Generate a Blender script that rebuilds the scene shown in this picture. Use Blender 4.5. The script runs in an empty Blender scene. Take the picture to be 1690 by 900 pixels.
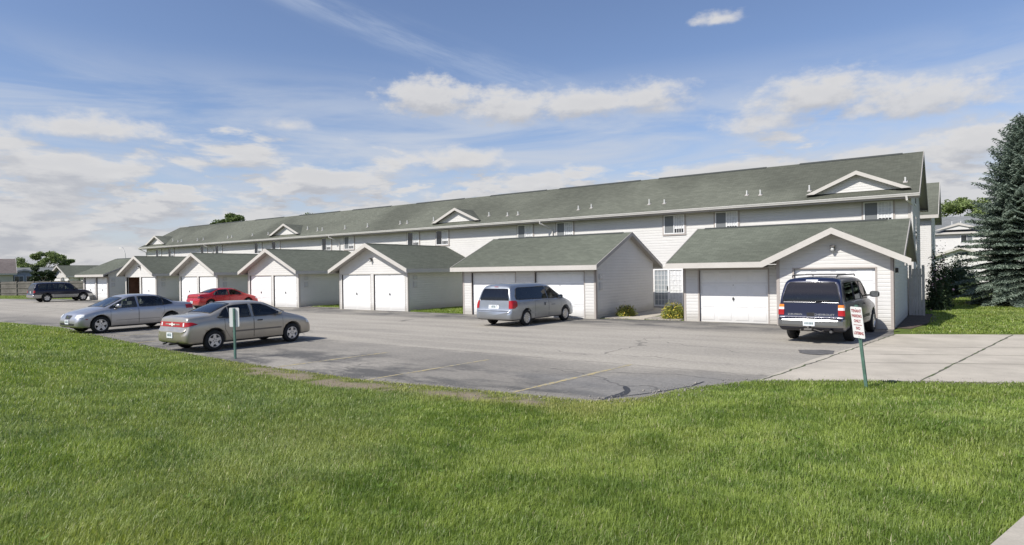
import bpy, bmesh, math, random
import numpy as np
from mathutils import Vector, Matrix
from mathutils.bvhtree import BVHTree
R = math.radians
random.seed(7); rng = np.random.default_rng(11)
sc = bpy.context.scene
col = sc.collection

# ------------------------------------------------------------------ camera
H = 2.2
FPX = 1032.78
camd = bpy.data.cameras.new('camera'); cam = bpy.data.objects.new('camera', camd); col.objects.link(cam)
camd.sensor_width = 36; camd.lens = FPX / 1690 * 36; camd.clip_start = 0.1; camd.clip_end = 5000
def _ray(px, py): return Vector(((px - 845) / FPX, (450 - py) / FPX, 1.0))
_x = -_ray(-600, 468); _x.normalize()
_y = _ray(1583, 437); _y.normalize()
_z = _x.cross(_y)
if _z[1] < 0: _z = -_z
_z.normalize()
M3 = Matrix((_x, _y, _z))            # world = M3 @ (right, up, forward)
right = M3 @ Vector((1, 0, 0)); up = M3 @ Vector((0, 1, 0)); fwd = M3 @ Vector((0, 0, 1))
cm = Matrix((right, up, -fwd)).transposed().to_4x4(); cm.translation = Vector((0, 0, H))
cam.matrix_world = cm
sc.camera = cam
YAW = math.atan2(fwd.x, fwd.y)       # heading of the view, measured from +Y towards +X

# ------------------------------------------------------------------ sun + sky
SX, SY = -0.36, -0.92                # where the sun stands, seen from the ground
sd = Vector((SX, SY, 1.0)).normalized()
EL = math.asin(sd.z); AZ = math.atan2(sd.x, sd.y)
ld = bpy.data.lights.new('sun', 'SUN'); ld.energy = 5.0; ld.angle = R(0.5); ld.color = (1.0, .955, .89)
lo = bpy.data.objects.new('sun', ld); col.objects.link(lo)
lo.rotation_euler = (-sd).to_track_quat('-Z', 'Y').to_euler(); lo.location = (-10, -20, 40)

sc.view_settings.view_transform = 'Standard'; sc.view_settings.look = 'None'
sc.view_settings.exposure = 0.14; sc.view_settings.gamma = 1
sc.view_settings.use_curve_mapping = False

class NT:
    """tiny node-graph helper"""
    def __init__(s, nt): s.nt = nt; s.n = nt.nodes; s.l = nt.links
    def new(s, t, **k):
        n = s.n.new(t)
        for a, b in k.items():
            if a.startswith('i_'):
                key = a[2:]; key = int(key) if key.isdigit() else key.replace('_', ' ')
                s.put(n.inputs[key], b)
            else: setattr(n, a, b)
        return n
    def put(s, inp, v):
        if isinstance(v, bpy.types.NodeSocket): s.l.new(v, inp)
        elif isinstance(v, bpy.types.Node): s.l.new(v.outputs[0], inp)
        else:
            if inp.type == 'RGBA' and len(v) == 3: v = (*v, 1)
            inp.default_value = v
    def m(s, op, a, b=None, c=None, clamp=False):
        n = s.n.new('ShaderNodeMath'); n.operation = op; n.use_clamp = clamp
        s.put(n.inputs[0], a)
        if b is not None: s.put(n.inputs[1], b)
        if c is not None: s.put(n.inputs[2], c)
        return n.outputs[0]
    def mix(s, f, a, b, mode='MIX'):
        n = s.n.new('ShaderNodeMix'); n.data_type = 'RGBA'; n.blend_type = mode
        s.put(n.inputs[0], f); s.put(n.inputs[6], a); s.put(n.inputs[7], b)
        return n.outputs[2]
    def noise(s, vec, scale, detail=4, rough=.55, dist=0):
        n = s.n.new('ShaderNodeTexNoise'); s.put(n.inputs['Vector'], vec)
        n.inputs['Scale'].default_value = scale; n.inputs['Detail'].default_value = detail
        n.inputs['Roughness'].default_value = rough; n.inputs['Distortion'].default_value = dist
        return n.outputs[0]
    def ss(s, v, lo, hi, a=0., b=1.):
        n = s.n.new('ShaderNodeMapRange'); n.interpolation_type = 'SMOOTHSTEP'; n.clamp = True
        for i, q in enumerate((v, lo, hi, a, b)): s.put(n.inputs[i], q)
        return n.outputs[0]
    def comb(s, x, y, z):
        n = s.n.new('ShaderNodeCombineXYZ'); s.put(n.inputs[0], x); s.put(n.inputs[1], y); s.put(n.inputs[2], z); return n.outputs[0]
    def sep(s, v):
        n = s.n.new('ShaderNodeSeparateXYZ'); s.put(n.inputs[0], v); return n.outputs
    def vm(s, op, a, b):
        n = s.n.new('ShaderNodeVectorMath'); n.operation = op; s.put(n.inputs[0], a); s.put(n.inputs[1], b); return n.outputs[0]

w = bpy.data.worlds.new('World'); sc.world = w; w.use_nodes = True
g = NT(w.node_tree); w.node_tree.nodes.clear()
sky = g.new('ShaderNodeTexSky', sky_type='NISHITA', sun_disc=False, sun_elevation=EL, sun_rotation=AZ,
            altitude=100, air_density=1.0, dust_density=0.6, ozone_density=2.2)
tc = g.new('ShaderNodeTexCoord')
dx, dy, dz = g.sep(tc.outputs['Generated'])
# heading-relative direction, in degrees
ca, sa = math.cos(YAW), math.sin(YAW)
fx = g.m('SUBTRACT', g.m('MULTIPLY', dx, ca), g.m('MULTIPLY', dy, sa))
fy = g.m('ADD', g.m('MULTIPLY', dx, sa), g.m('MULTIPLY', dy, ca))
azd = g.m('MULTIPLY', g.m('ARCTAN2', fx, fy), 57.2958)
eld = g.m('MULTIPLY', g.m('ARCSINE', dz), 57.2958)
A = g.comb(azd, eld, 0.)
dzc = g.m('MAXIMUM', g.m('ADD', dz, .05), .03)
P = g.comb(g.m('DIVIDE', fx, dzc), g.m('DIVIDE', fy, dzc), 0.)
skyc = g.mix(1.0, sky.outputs[0], (1.24, 1.19, 1.29, 1), 'MULTIPLY')
# thin veil / cirrus streaks
sq = g.comb(g.m('MULTIPLY', azd, .045), g.m('MULTIPLY', eld, .30), 3.1)
n1 = g.noise(sq, 1.0, 6, .6, .6)
veil = g.m('MULTIPLY', g.ss(n1, .31, .62), g.m('MULTIPLY', g.ss(eld, 1., 7.), g.ss(eld, 19., 11.)))
low = g.ss(eld, 14., 0., 0., .62)
# diagonal wisp high on the left
wy = g.m('ADD', eld, g.m('MULTIPLY', azd, .30))
wisp = g.m('MULTIPLY', g.ss(g.m('ABSOLUTE', g.m('SUBTRACT', wy, 17.4)), 2.2, 0.), g.ss(g.noise(g.comb(g.m('MULTIPLY', azd, .07), g.m('MULTIPLY', wy, .5), 1.), 1., 6, .65), .36, .75))
wisp = g.m('MULTIPLY', wisp, g.m('MULTIPLY', g.ss(azd, -36., -20.), g.ss(azd, 14., 0.)))
# cumulus field: density from two scales in (azimuth, elevation) stretched flat towards the horizon
def field(off):
    e2 = g.m('ADD', eld, off)
    warp = g.m('MULTIPLY', g.m('SUBTRACT', g.noise(g.comb(g.m('MULTIPLY', azd, .5), g.m('MULTIPLY', e2, .9), 7.), 1., 5, .6), .5), 1.0)
    q = g.comb(g.m('MULTIPLY', azd, .125), g.m('ADD', g.m('MULTIPLY', e2, .40), 0.), 9.3)
    a = g.noise(q, 1.0, 7, .58, .15)
    base = g.m('SUBTRACT', a, g.m('ADD', g.ss(e2, 0., 9.5, .345, .45), g.ss(e2, 8., 15., 0., .26)))
    d = g.m('MULTIPLY', base, 5.0)
    a2 = g.noise(g.comb(g.m('MULTIPLY', azd, .21), g.m('MULTIPLY', e2, .78), 4.7), 1.0, 7, .6, .2)
    d = g.m('MAXIMUM', d, g.m('MULTIPLY', g.m('SUBTRACT', a2, g.m('ADD', g.ss(e2, 0., 8., .385, .465), g.ss(e2, 6.5, 12., 0., .3))), 6.0))
    # the individual clouds of the day: azimuth, elevation, half widths, strength
    for (ca_, ce, ra, re, k) in CL:
        ux = g.m('DIVIDE', g.m('SUBTRACT', azd, ca_), ra)
        ey = g.m('SUBTRACT', e2, ce)
        uy = g.m('DIVIDE', ey, g.m('ADD', re, g.m('MULTIPLY', g.m('LESS_THAN', ey, 0.), -re * .35)))
        rr = g.m('SQRT', g.m('ADD', g.m('MULTIPLY', ux, ux), g.m('MULTIPLY', uy, uy)))
        v = g.m('MULTIPLY', g.m('ADD', g.m('SUBTRACT', 1.0, rr), g.m('MULTIPLY', warp, 1.5)), k)
        d = g.m('MAXIMUM', d, v)
    return d
CL = [(-6.8, 14.9, 6.6, 2.3, 1.0), (.6, 14.4, 7.5, 2.2, .8), (7.5, 14.0, 7.5, 2.2, 1.0), (15.2, 14.6, 3.4, 1.2, .6), (13.0, 14.0, 4., 1., .5),
      (18.4, 20.6, 2.5, .8, .8), (-40.5, 20.6, 3.0, 1.7, 1.3), (26.5, 13.6, 6.5, 2.4, .95), (33.0, 12.4, 7.0, 2.2, .9), (22., 12.0, 5., 1.8, .7),
      (36.5, 8.8, 4.5, 2.0, 1.2), (-33.8, 11.1, 6.2, 1.4, .9), (-42., 9.6, 5., 2., 1.0), (-4.5, 9.9, 5.2, 1.6, .9), (-19.5, 12.6, 2.5, .8, .5)]
CL[0:4] = [(-7.0, 15.2, 5.6, 2.4, 1.1), (-.2, 14.4, 6., 2.3, .95), (6.6, 14.6, 6.5, 1.9, 1.0), (12.2, 14.8, 5., 1.9, .8)]
d0 = field(0.0); d1 = field(1.25)
al = g.ss(d0, -.08, .62)
lit = g.ss(g.m('SUBTRACT', d0, d1), -.55, .55)
shade = g.m('ADD', g.m('MULTIPLY', lit, .74), g.m('MULTIPLY', g.ss(d0, 1.1, .1), .26))
cc = g.mix(shade, (4.35, 4.5, 4.95, 1), (7.1, 7.0, 6.95, 1))
c = g.mix(g.m('MULTIPLY', veil, .82), skyc, (5.5, 6.0, 6.9, 1))
c = g.mix(low, c, (5.1, 5.5, 6.3, 1))
c = g.mix(g.m('MULTIPLY', wisp, .34), c, (7., 7.6, 8.4, 1))
c = g.mix(g.m('MULTIPLY', al, .92), c, cc)
bg = g.new('ShaderNodeBackground', i_Color=c, i_Strength=0.095)
wo = g.new('ShaderNodeOutputWorld'); g.l.new(bg.outputs[0], wo.inputs[0])

# ------------------------------------------------------------------ materials
def mat(name, color=(.5, .5, .5), rough=.6, metal=0., spec=.5, coat=0., **k):
    m = bpy.data.materials.new(name); m.use_nodes = True
    b = m.node_tree.nodes['Principled BSDF']
    b.inputs['Base Color'].default_value = (*color, 1); b.inputs['Roughness'].default_value = rough
    b.inputs['Metallic'].default_value = metal; b.inputs['Specular IOR Level'].default_value = spec
    b.inputs['Coat Weight'].default_value = coat; b.inputs['Coat Roughness'].default_value = .04
    for a, v in k.items(): b.inputs[a.replace('_', ' ')].default_value = v
    return m
def tex(m):
    t = NT(m.node_tree); b = m.node_tree.nodes['Principled BSDF']
    pos = t.new('ShaderNodeNewGeometry').outputs['Position']
    return t, b, pos
def bump(t, b, h, strength=.3, dist=.01):
    n = t.new('ShaderNodeBump', i_Strength=strength, i_Distance=dist); t.put(n.inputs['Height'], h); t.l.new(n.outputs[0], b.inputs['Normal'])

def dirty(name, c, rough=.6, amt=.10, scale=1.5, spec=.4, grime=0.):
    m = mat(name, c, rough, spec=spec); t, b, pos = tex(m)
    n = t.noise(pos, scale, 6, .65); n2 = t.noise(pos, scale * 9, 4, .6)
    f = t.m('ADD', t.m('MULTIPLY', n, .7), t.m('MULTIPLY', n2, .3))
    dk = tuple(x * (1 - 2 * amt) for x in c); lt = tuple(min(1, x * (1 + amt)) for x in c)
    cc = t.mix(t.ss(f, .3, .7), dk, lt)
    if grime:   # splash dirt close to the ground
        x, y, z = t.sep(pos)
        gr = t.m('MULTIPLY', t.ss(t.m('ADD', z, t.m('MULTIPLY', n, -.35)), .34, -.14), grime)
        cc = t.mix(gr, cc, (.25, .22, .17, 1))
    t.put(b.inputs['Base Color'], cc)
    return m

M = {}
M['siding'] = dirty('siding', (.635, .624, .598), .55, .03, .6, .3, grime=.5)
M['trim'] = dirty('trim_paint', (.53, .505, .465), .55, .04, 1.2, .3, grime=.2)
M['door'] = dirty('door_paint', (.80, .80, .79), .42, .02, .8, .4, grime=.35)
M['gutter'] = dirty('gutter_metal', (.62, .60, .57), .45, .05, 2.)
M['white'] = dirty('white_paint', (.80, .80, .79), .5, .03)
M['soffit'] = mat('soffit', (.45, .42, .39), .7)
M['inner'] = dirty('garage_inside', (.17, .085, .06), .8, .2, 3.)
M['dark'] = mat('dark', (.012, .012, .013), .6)
M['pipe'] = mat('pipe_plastic', (.62, .62, .60), .5)
M['glass_dark'] = mat('window_dark', (.02, .024, .028), .06, spec=.9)
M['screen'] = mat('window_screen', (.16, .17, .175), .5)
M['curtain'] = dirty('curtain', (.68, .69, .69), .7, .12, 8.)
M['lampmetal'] = mat('lamp_metal', (.16, .15, .14), .45, .3)
M['lampglass'] = mat('lamp_glass', (.55, .56, .55), .2)
M['meter'] = mat('meter_box', (.50, .49, .47), .5)
M['handle'] = mat('handle_metal', (.15, .15, .15), .4, .6)

def shingles(name, base, patch=.35):
    m = mat(name, base, .92, spec=.2); t, b, pos = tex(m)
    oc = t.new('ShaderNodeTexCoord').outputs['Object']
    x, y, z = t.sep(pos)
    uv = t.new('ShaderNodeUVMap').outputs[0]
    br = t.new('ShaderNodeTexBrick'); t.put(br.inputs['Vector'], uv)
    br.inputs['Scale'].default_value = 1; br.inputs['Brick Width'].default_value = .30; br.inputs['Row Height'].default_value = .14
    br.inputs['Mortar Size'].default_value = .006; br.inputs['Color1'].default_value = (.86, .86, .86, 1); br.inputs['Color2'].default_value = (1.1, 1.1, 1.1, 1)
    br.inputs['Mortar'].default_value = (.66, .66, .66, 1); br.inputs['Bias'].default_value = 0
    big = t.noise(pos, .09, 3, .5, .4); mid = t.noise(pos, .9, 5, .6); fine = t.noise(pos, 30, 3, .7)
    c = t.mix(t.ss(big, .42, .58), tuple(q * (1 - patch) for q in base), tuple(q * 1.12 for q in base))
    c = t.mix(t.ss(mid, .3, .7), t.mix(1., c, (.96, .965, .965, 1), 'MULTIPLY'), c)
    c = t.mix(1., c, br.outputs[0], 'MULTIPLY')
    c = t.mix(1., c, t.mix(fine, (.68, .68, .68, 1), (1.32, 1.32, 1.32, 1)), 'MULTIPLY')
    # weather streaks running down the slope
    st = t.noise(t.vm('MULTIPLY', uv, (2.2, .12, 1)), 1., 4, .6)
    c = t.mix(t.ss(st, .5, .75, 0., .18), c, tuple(q * .6 for q in base))
    t.put(b.inputs['Base Color'], c)
    bump(t, b, br.outputs[1], .35, -.012)
    return m
M['roof'] = shingles('shingles', (.125, .131, .104), .22)
M['roof2'] = shingles('garage_shingles', (.122, .132, .103), .10)
M['roof3'] = shingles('brown_shingles', (.17, .145, .135), .1)
M['roof4'] = shingles('grey_shingles', (.2, .21, .21), .1)

# paint of the cars
def paint(name, c, metal=.55, rough=.32):
    m = mat(name, c, rough, metal, coat=1.0); t, b, pos = tex(m)
    oc = t.new('ShaderNodeTexCoord').outputs['Object']
    n = t.noise(oc, 2.5, 5, .6); fl = t.noise(oc, 900, 1, .5)
    x, y, z = t.sep(oc)
    cc = t.mix(t.m('MULTIPLY', t.ss(t.m('SUBTRACT', z, t.m('MULTIPLY', n, .3)), .45, .05), .45), c, (.20, .18, .15, 1))
    t.put(b.inputs['Base Color'], cc)
    t.put(b.inputs['Roughness'], t.ss(n, .3, .7, rough * .85, rough * 1.2))
    t.put(b.inputs['Coat Roughness'], t.ss(n, .35, .7, .06, .17)); b.inputs['Coat Weight'].default_value = .75
    return m
M['silver'] = paint('silver_paint', (.47, .47, .485), .75, .34)
M['navy_fix'] = None
M['beige'] = paint('beige_paint', (.44, .405, .345), .65, .34)
M['red'] = paint('red_paint', (.46, .012, .016), .25, .3)
M['ltblue'] = paint('light_blue_paint', (.34, .365, .395), .7, .33)
M['navy'] = paint('navy_paint', (.007, .011, .040), .2, .22)
M['navy2'] = paint('black_blue_paint', (.010, .011, .03), .3, .25)
M['pewter'] = paint('pewter_paint', (.42, .42, .41), .7, .35)
def glass(name, tint):
    m = bpy.data.materials.new(name); m.use_nodes = True; nt = m.node_tree; t = NT(nt); nt.nodes.remove(nt.nodes['Principled BSDF'])
    tr = t.new('ShaderNodeBsdfTransparent', i_Color=tint); gl = t.new('ShaderNodeBsdfGlossy', i_Roughness=.02, i_Color=(.95, .97, 1.))
    fr = t.new('ShaderNodeFresnel', i_IOR=1.5); mx = t.new('ShaderNodeMixShader')
    t.put(mx.inputs[0], t.m('ADD', t.m('MULTIPLY', fr.outputs[0], 1.1), .015, clamp=True)); t.l.new(tr.outputs[0], mx.inputs[1]); t.l.new(gl.outputs[0], mx.inputs[2]); t.l.new(mx.outputs[0], nt.nodes['Material Output'].inputs[0]); return m
M['cglass'] = glass('privacy_glass', (.22, .24, .25)); M['cglass2'] = glass('car_glass', (.62, .68, .66))
del M['navy_fix']
for k_ in ('navy', 'navy2'):
    b_ = M[k_].node_tree.nodes['Principled BSDF']; b_.inputs['Coat Weight'].default_value = .6; b_.inputs['Roughness'].default_value = .34
    for l_ in list(b_.inputs['Coat Roughness'].links) + list(b_.inputs['Roughness'].links) + list(b_.inputs['Base Color'].links): M[k_].node_tree.links.remove(l_)
    b_.inputs['Coat Roughness'].default_value = .12
M['cabin'] = mat('cabin_lining', (.055, .052, .05), .85)
M['rubber'] = mat('rubber', (.014, .014, .015), .85)
M['rim'] = mat('rim', (.62, .62, .63), .32, .8)
M['chrome'] = mat('chrome', (.75, .75, .76), .14, 1.)
M['redlamp'] = mat('red_lamp', (.36, .004, .006), .3, coat=.25)
M['amber'] = mat('amber_lamp', (.75, .22, .02), .15, coat=1.)
M['clear'] = mat('clear_lamp', (.72, .74, .76), .1, coat=1.)
M['plate'] = mat('licence_plate', (.70, .73, .76), .45)
M['platetxt'] = mat('plate_print', (.10, .16, .16), .5)
M['seam'] = mat('seam', (.02, .02, .02), .7)
M['black'] = mat('black_trim', (.022, .022, .024), .5)
M['seat'] = mat('seat_cloth', (.34, .32, .29), .8)
M['chrome2'] = mat('bumper_chrome', (.30, .30, .295), .30, .9)

# ------------------------------------------------------------------ mesh helpers
class MB:
    def __init__(s): s.v = []; s.f = []; s.mi = []; s.uv = []; s.parts = []
    def add(s, vs, fs, mi=0, uvs=None):
        o = len(s.v); s.v.extend([tuple(p) for p in vs])
        s.parts.append((o, len(s.v), len(s.f), len(s.f) + len(fs)))
        for k, f in enumerate(fs):
            s.f.append(tuple(i + o for i in f)); s.mi.append(mi); s.uv.append(uvs[k] if uvs else None)
    def quad(s, a, b, c, d, mi=0, uv=None): s.add([a, b, c, d], [(0, 1, 2, 3)], mi, [uv] if uv else None)
    def box(s, x0, x1, y0, y1, z0, z1, mi=0):
        if x0 > x1: x0, x1 = x1, x0
        if y0 > y1: y0, y1 = y1, y0
        s.add([(x0, y0, z0), (x1, y0, z0), (x1, y1, z0), (x0, y1, z0), (x0, y0, z1), (x1, y0, z1), (x1, y1, z1), (x0, y1, z1)],
              [(0, 3, 2, 1), (4, 5, 6, 7), (0, 1, 5, 4), (1, 2, 6, 5), (2, 3, 7, 6), (3, 0, 4, 7)], mi)
    def prism(s, pts, d, mi=0):
        """pts: planar 3-D loop; extruded by vector d"""
        n = len(pts); a = [Vector(p) for p in pts]; d = Vector(d); b = [p + d for p in a]
        nrm = sum(((a[i] - a[0]).cross(a[(i + 1) % n] - a[0]) for i in range(n)), Vector())
        if nrm.dot(d) > 0: a, b = a[::-1], b[::-1]
        s.add(a + b, [tuple(range(n)), tuple(range(2 * n - 1, n - 1, -1))] + [(i, n + i, n + (i + 1) % n, (i + 1) % n) for i in range(n)], mi)
    def tube(s, pts, r, n=8, mi=0, r2=None):
        pts = [Vector(p) for p in pts]; rings = []; m = len(pts)
        for i, p in enumerate(pts):
            t = (pts[min(i + 1, m - 1)] - pts[max(i - 1, 0)]).normalized()
            a = t.orthogonal().normalized() if i == 0 else (pa - t * pa.dot(t)).normalized()
            pa = a; b = t.cross(a)
            rr = r if r2 is None else r + (r2 - r) * i / (m - 1)
            rings.append([p + (a * math.cos(2 * math.pi * k / n) + b * math.sin(2 * math.pi * k / n)) * rr for k in range(n)])
        vs = [v for q in rings for v in q]; fs = []
        for i in range(m - 1):
            for k in range(n): fs.append((i * n + k, i * n + (k + 1) % n, (i + 1) * n + (k + 1) % n, (i + 1) * n + k))
        fs.append(tuple(range(n))[::-1]); fs.append(tuple(range((m - 1) * n, m * n)))
        s.add(vs, fs, mi)
    def lathe(s, prof, axis='x', n=32, mi=0, c=(0, 0, 0)):
        vs = []; fs = []; m = len(prof)
        for k in range(n):
            a = 2 * math.pi * k / n
            for (h, r) in prof:
                if axis == 'x': p = (h, r * math.cos(a), r * math.sin(a))
                else: p = (r * math.cos(a), r * math.sin(a), h)
                vs.append((p[0] + c[0], p[1] + c[1], p[2] + c[2]))
        for k in range(n):
            k2 = (k + 1) % n
            for i in range(m - 1): fs.append((k * m + i, k2 * m + i, k2 * m + i + 1, k * m + i + 1))
        s.add(vs, fs, mi)
    def split(s, name, mats, parent=None):
        out = []
        for (v0, v1, f0, f1) in s.parts:
            q = MB(); q.v = s.v[v0:v1]; q.f = [tuple(i - v0 for i in f) for f in s.f[f0:f1]]; q.mi = s.mi[f0:f1]; q.uv = s.uv[f0:f1]
            out.append(q.build(name, mats, parent))
        return out
    def build(s, name, mats, parent=None, smooth=False, loc=None):
        me = bpy.data.meshes.new(name)
        me.from_pydata([tuple(v) for v in s.v], [], s.f)
        if not isinstance(mats, (list, tuple)): mats = [mats]
        for m_ in mats: me.materials.append(m_)
        if len(mats) > 1: me.polygons.foreach_set('material_index', s.mi)
        if any(u is not None for u in s.uv):
            ul = me.uv_layers.new(name='UVMap'); i = 0; data = []
            for f, u in zip(s.f, s.uv):
                data.extend([q for p in (u or [(0, 0)] * len(f)) for q in p])
            ul.data.foreach_set('uv', data)
        if smooth: me.polygons.foreach_set('use_smooth', [True] * len(me.polygons))
        me.update()
        o = bpy.data.objects.new(name, me); col.objects.link(o)
        if parent: o.parent = parent
        if loc: o.location = loc
        return o
def meta(o, label=None, cat=None, group=None, kind=None):
    if label: o['label'] = label
    if cat: o['category'] = cat
    if group: o['group'] = group
    if kind: o['kind'] = kind
    return o
def thing(name, label, cat, loc=(0, 0, 0), rz=0., group=None):
    o = bpy.data.objects.new(name, None); col.objects.link(o); o.empty_display_size = .3
    o.location = loc; o.rotation_euler = (0, 0, rz)
    return meta(o, label, cat, group)
def copy_tree(o, parent=None):
    c = o.copy(); col.objects.link(c)
    if parent: c.parent = parent
    for ch in list(o.children): copy_tree(ch, c)
    return c
def clip_range(poly, z):
    xs = []
    n = len(poly)
    for i in range(n):
        (u0, z0), (u1, z1) = poly[i], poly[(i + 1) % n]
        if (z0 - z) * (z1 - z) <= 0 and abs(z1 - z0) > 1e-9:
            t = (z - z0) / (z1 - z0); xs.append(u0 + (u1 - u0) * t)
        elif abs(z1 - z0) <= 1e-9 and abs(z - z0) < 1e-6: xs += [u0, u1]
    return (min(xs), max(xs)) if xs else None
def siding(mb, O, u, n, poly, step=.135, mi=0, zref=0.):
    """lap siding with real overlapping boards on a convex (u,z) polygon"""
    O = Vector(O); u = Vector(u); n = Vector(n); Z = Vector((0, 0, 1))
    z0 = min(p[1] for p in poly); z1 = max(p[1] for p in poly)
    k = math.floor((z0 - zref) / step)
    flip = u.cross(Z).dot(n) < 0
    while zref + k * step < z1 - 1e-4:
        a = max(z0, zref + k * step); b = min(z1, zref + (k + 1) * step); k += 1
        if b - a < .004: continue
        ra = clip_range(poly, a + 1e-4); rb = clip_range(poly, b - 1e-4)
        if not ra or not rb: continue
        P = lambda uu, zz, off: O + u * uu + Z * zz + n * off
        c = a + (b - a) * .70; rc = clip_range(poly, c)
        q = [P(ra[0], a, .0135), P(ra[1], a, .0135), P(rc[1], c, .0115), P(rc[0], c, .0115)]
        q2 = [P(rc[0], c, .0115), P(rc[1], c, .0115), P(rb[1], b, .001), P(rb[0], b, .001)]
        if flip: q2 = q2[::-1]
        mb.add(q2, [(0, 1, 2, 3)], mi)
        l = [P(ra[0], a, .0), P(ra[1], a, .0), P(ra[1], a, .0135), P(ra[0], a, .0135)]
        if flip: q = q[::-1]; l = l[::-1]
        mb.add(q, [(0, 1, 2, 3)], mi); mb.add(l, [(0, 1, 2, 3)], mi)
def roof_quad(mb, pts, mi=0, thick=.05, mi_side=None):
    """sloping slab: pts = eaveA, eaveB, ridgeB, ridgeA (outer surface); UV in metres"""
    p = [Vector(q) for q in pts]
    ud = (p[1] - p[0]).normalized(); nn = (p[1] - p[0]).cross(p[-1] - p[0]).normalized(); vd = nn.cross(ud)
    if nn.z < 0: nn = -nn
    off = random.random() * 3
    uv = [((q - p[0]).dot(ud) + p[0].x * abs(ud.x) + p[0].y * abs(ud.y) + off, (q - p[0]).dot(vd)) for q in p]
    d = -nn * thick; b = [q + d for q in p]; n = len(p)
    order = list(range(n))
    if (p[1] - p[0]).cross(p[2] - p[0]).z < 0: order = order[::-1]
    mb.add(p, [tuple(order)], mi, [[uv[i] for i in order]])
    ms = mi if mi_side is None else mi_side
    mb.add(b, [tuple(order[::-1])], ms, [[uv[i] for i in order[::-1]]])
    for i in range(n):
        j = (i + 1) % n
        mb.add([p[i], p[j], b[j], b[i]], [(0, 1, 2, 3)], ms)
def text_mesh(name, body, size, m, parent, loc, rot, sx=1., extr=.002, align='CENTER', bold=0.):
    cu = bpy.data.curves.new(name, 'FONT'); cu.body = body; cu.size = size; cu.extrude = extr; cu.align_x = align; cu.align_y = 'CENTER'
    cu.resolution_u = 3; cu.offset = bold
    o = bpy.data.objects.new(name, cu); col.objects.link(o)
    bpy.context.view_layer.update()
    dg = bpy.context.evaluated_depsgraph_get()
    me = bpy.data.meshes.new_from_object(o.evaluated_get(dg)); me.name = name
    bpy.data.objects.remove(o); bpy.data.curves.remove(cu)
    me.materials.clear(); me.materials.append(m)
    o = bpy.data.objects.new(name, me); col.objects.link(o); o.parent = parent
    o.location = loc; o.rotation_euler = rot; o.scale = (sx, 1, 1)
    return o
# ------------------------------------------------------------------ ground
EDGE = [(-140, 12), (-60, 10.9), (-39.1, 10.56), (-32, 10.78), (-27.5, 10.2), (-23.5, 9.69), (-19.4, 9.15), (-14.5, 8.73), (-9.96, 8.65), (-7.72, 8.95),
        (-5.89, 9.15), (-4.92, 9.3), (-4.45, 9.95), (-4.11, 11.12), (-3.21, 12.62), (-.8, 13.98), (.95, 14.81), (6, 17.2), (14, 21.2)]
BACK = [(14, 30.7), (8, 27.9), (1.6, 24.95), (-1.72, 23.4), (-1.86, 25.1), (-1.9, 26.4), (-9.35, 26.4), (-9.45, 25.6), (-12.9, 25.3), (-13.25, 25.0), (-13.3, 25.5), (-20.85, 25.5), (-20.95, 25.05), (-25.2, 25.2),
        (-25.35, 26.0), (-63.8, 26.0), (-63.9, 26.0), (-69.3, 26.0), (-69.4, 25.4), (-74, 25.0), (-78, 24.0), (-84, 22.4), (-140, 18.)]
PAVED = EDGE + BACK
PATH = [(-12.35, 25.45), (-11.15, 25.45), (-11.5, 30.5), (-12.2, 33.2), (-14.1, 33.2), (-13.0, 30.0)]
BED = [(-13.05, 25.35), (-9.6, 25.65), (-9.6, 33.2), (-13.3, 33.2)]
def inpoly(X, Y, poly):
    c = np.zeros(X.shape, bool); n = len(poly)
    for i in range(n):
        x0, y0 = poly[i]; x1, y1 = poly[(i + 1) % n]
        if y0 == y1: continue
        k = ((y0 > Y) != (y1 > Y)) & (X < (x1 - x0) * (Y - y0) / (y1 - y0) + x0); c ^= k
    return c
def segdist(X, Y, line, close=False):
    d = np.full(X.shape, 1e9); n = len(line)
    for i in range(n if close else n - 1):
        x0, y0 = line[i]; x1, y1 = line[(i + 1) % n]
        L = (x1 - x0) ** 2 + (y1 - y0) ** 2
        t = np.clip(((X - x0) * (x1 - x0) + (Y - y0) * (y1 - y0)) / L, 0, 1)
        d = np.minimum(d, np.hypot(X - x0 - t * (x1 - x0), Y - y0 - t * (y1 - y0)))
    return d
def vnoise(X, Y, s, seed=0):
    X = np.asarray(X) * s; Y = np.asarray(Y) * s
    xi = np.floor(X).astype(int); yi = np.floor(Y).astype(int); fx_ = X - xi; fy_ = Y - yi
    fx_ = fx_ * fx_ * (3 - 2 * fx_); fy_ = fy_ * fy_ * (3 - 2 * fy_)
    def h(a, b):
        v = np.sin(a * 127.1 + b * 311.7 + seed * 74.7) * 43758.5453; return v - np.floor(v)
    return (h(xi, yi) * (1 - fx_) + h(xi + 1, yi) * fx_) * (1 - fy_) + (h(xi, yi + 1) * (1 - fx_) + h(xi + 1, yi + 1) * fx_) * fy_
def terrain(X, Y):
    X = np.asarray(X, float); Y = np.asarray(Y, float)
    ins = inpoly(X, Y, PAVED); d = segdist(X, Y, PAVED, True); d = np.where(ins, -d, d)
    t = np.clip((d + .12) / .24, 0, 1); t = t * t * (3 - 2 * t)
    z = -.06 + .09 * t
    de = segdist(X, Y, EDGE); near = (~ins) & (Y < 22) & (X > -90)
    r = np.clip(de / 9.5, 0, 1); r = r * r * (3 - 2 * r)
    z = z + np.where(near, .57 * r * np.clip((9.5 + 30 - np.abs(X + 10)) / 30, .35, 1), 0)
    z = z + np.where(~ins, (vnoise(X, Y, .7) - .5) * .05 * np.clip(d / 1.5, 0, 1), 0)
    return z
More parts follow.
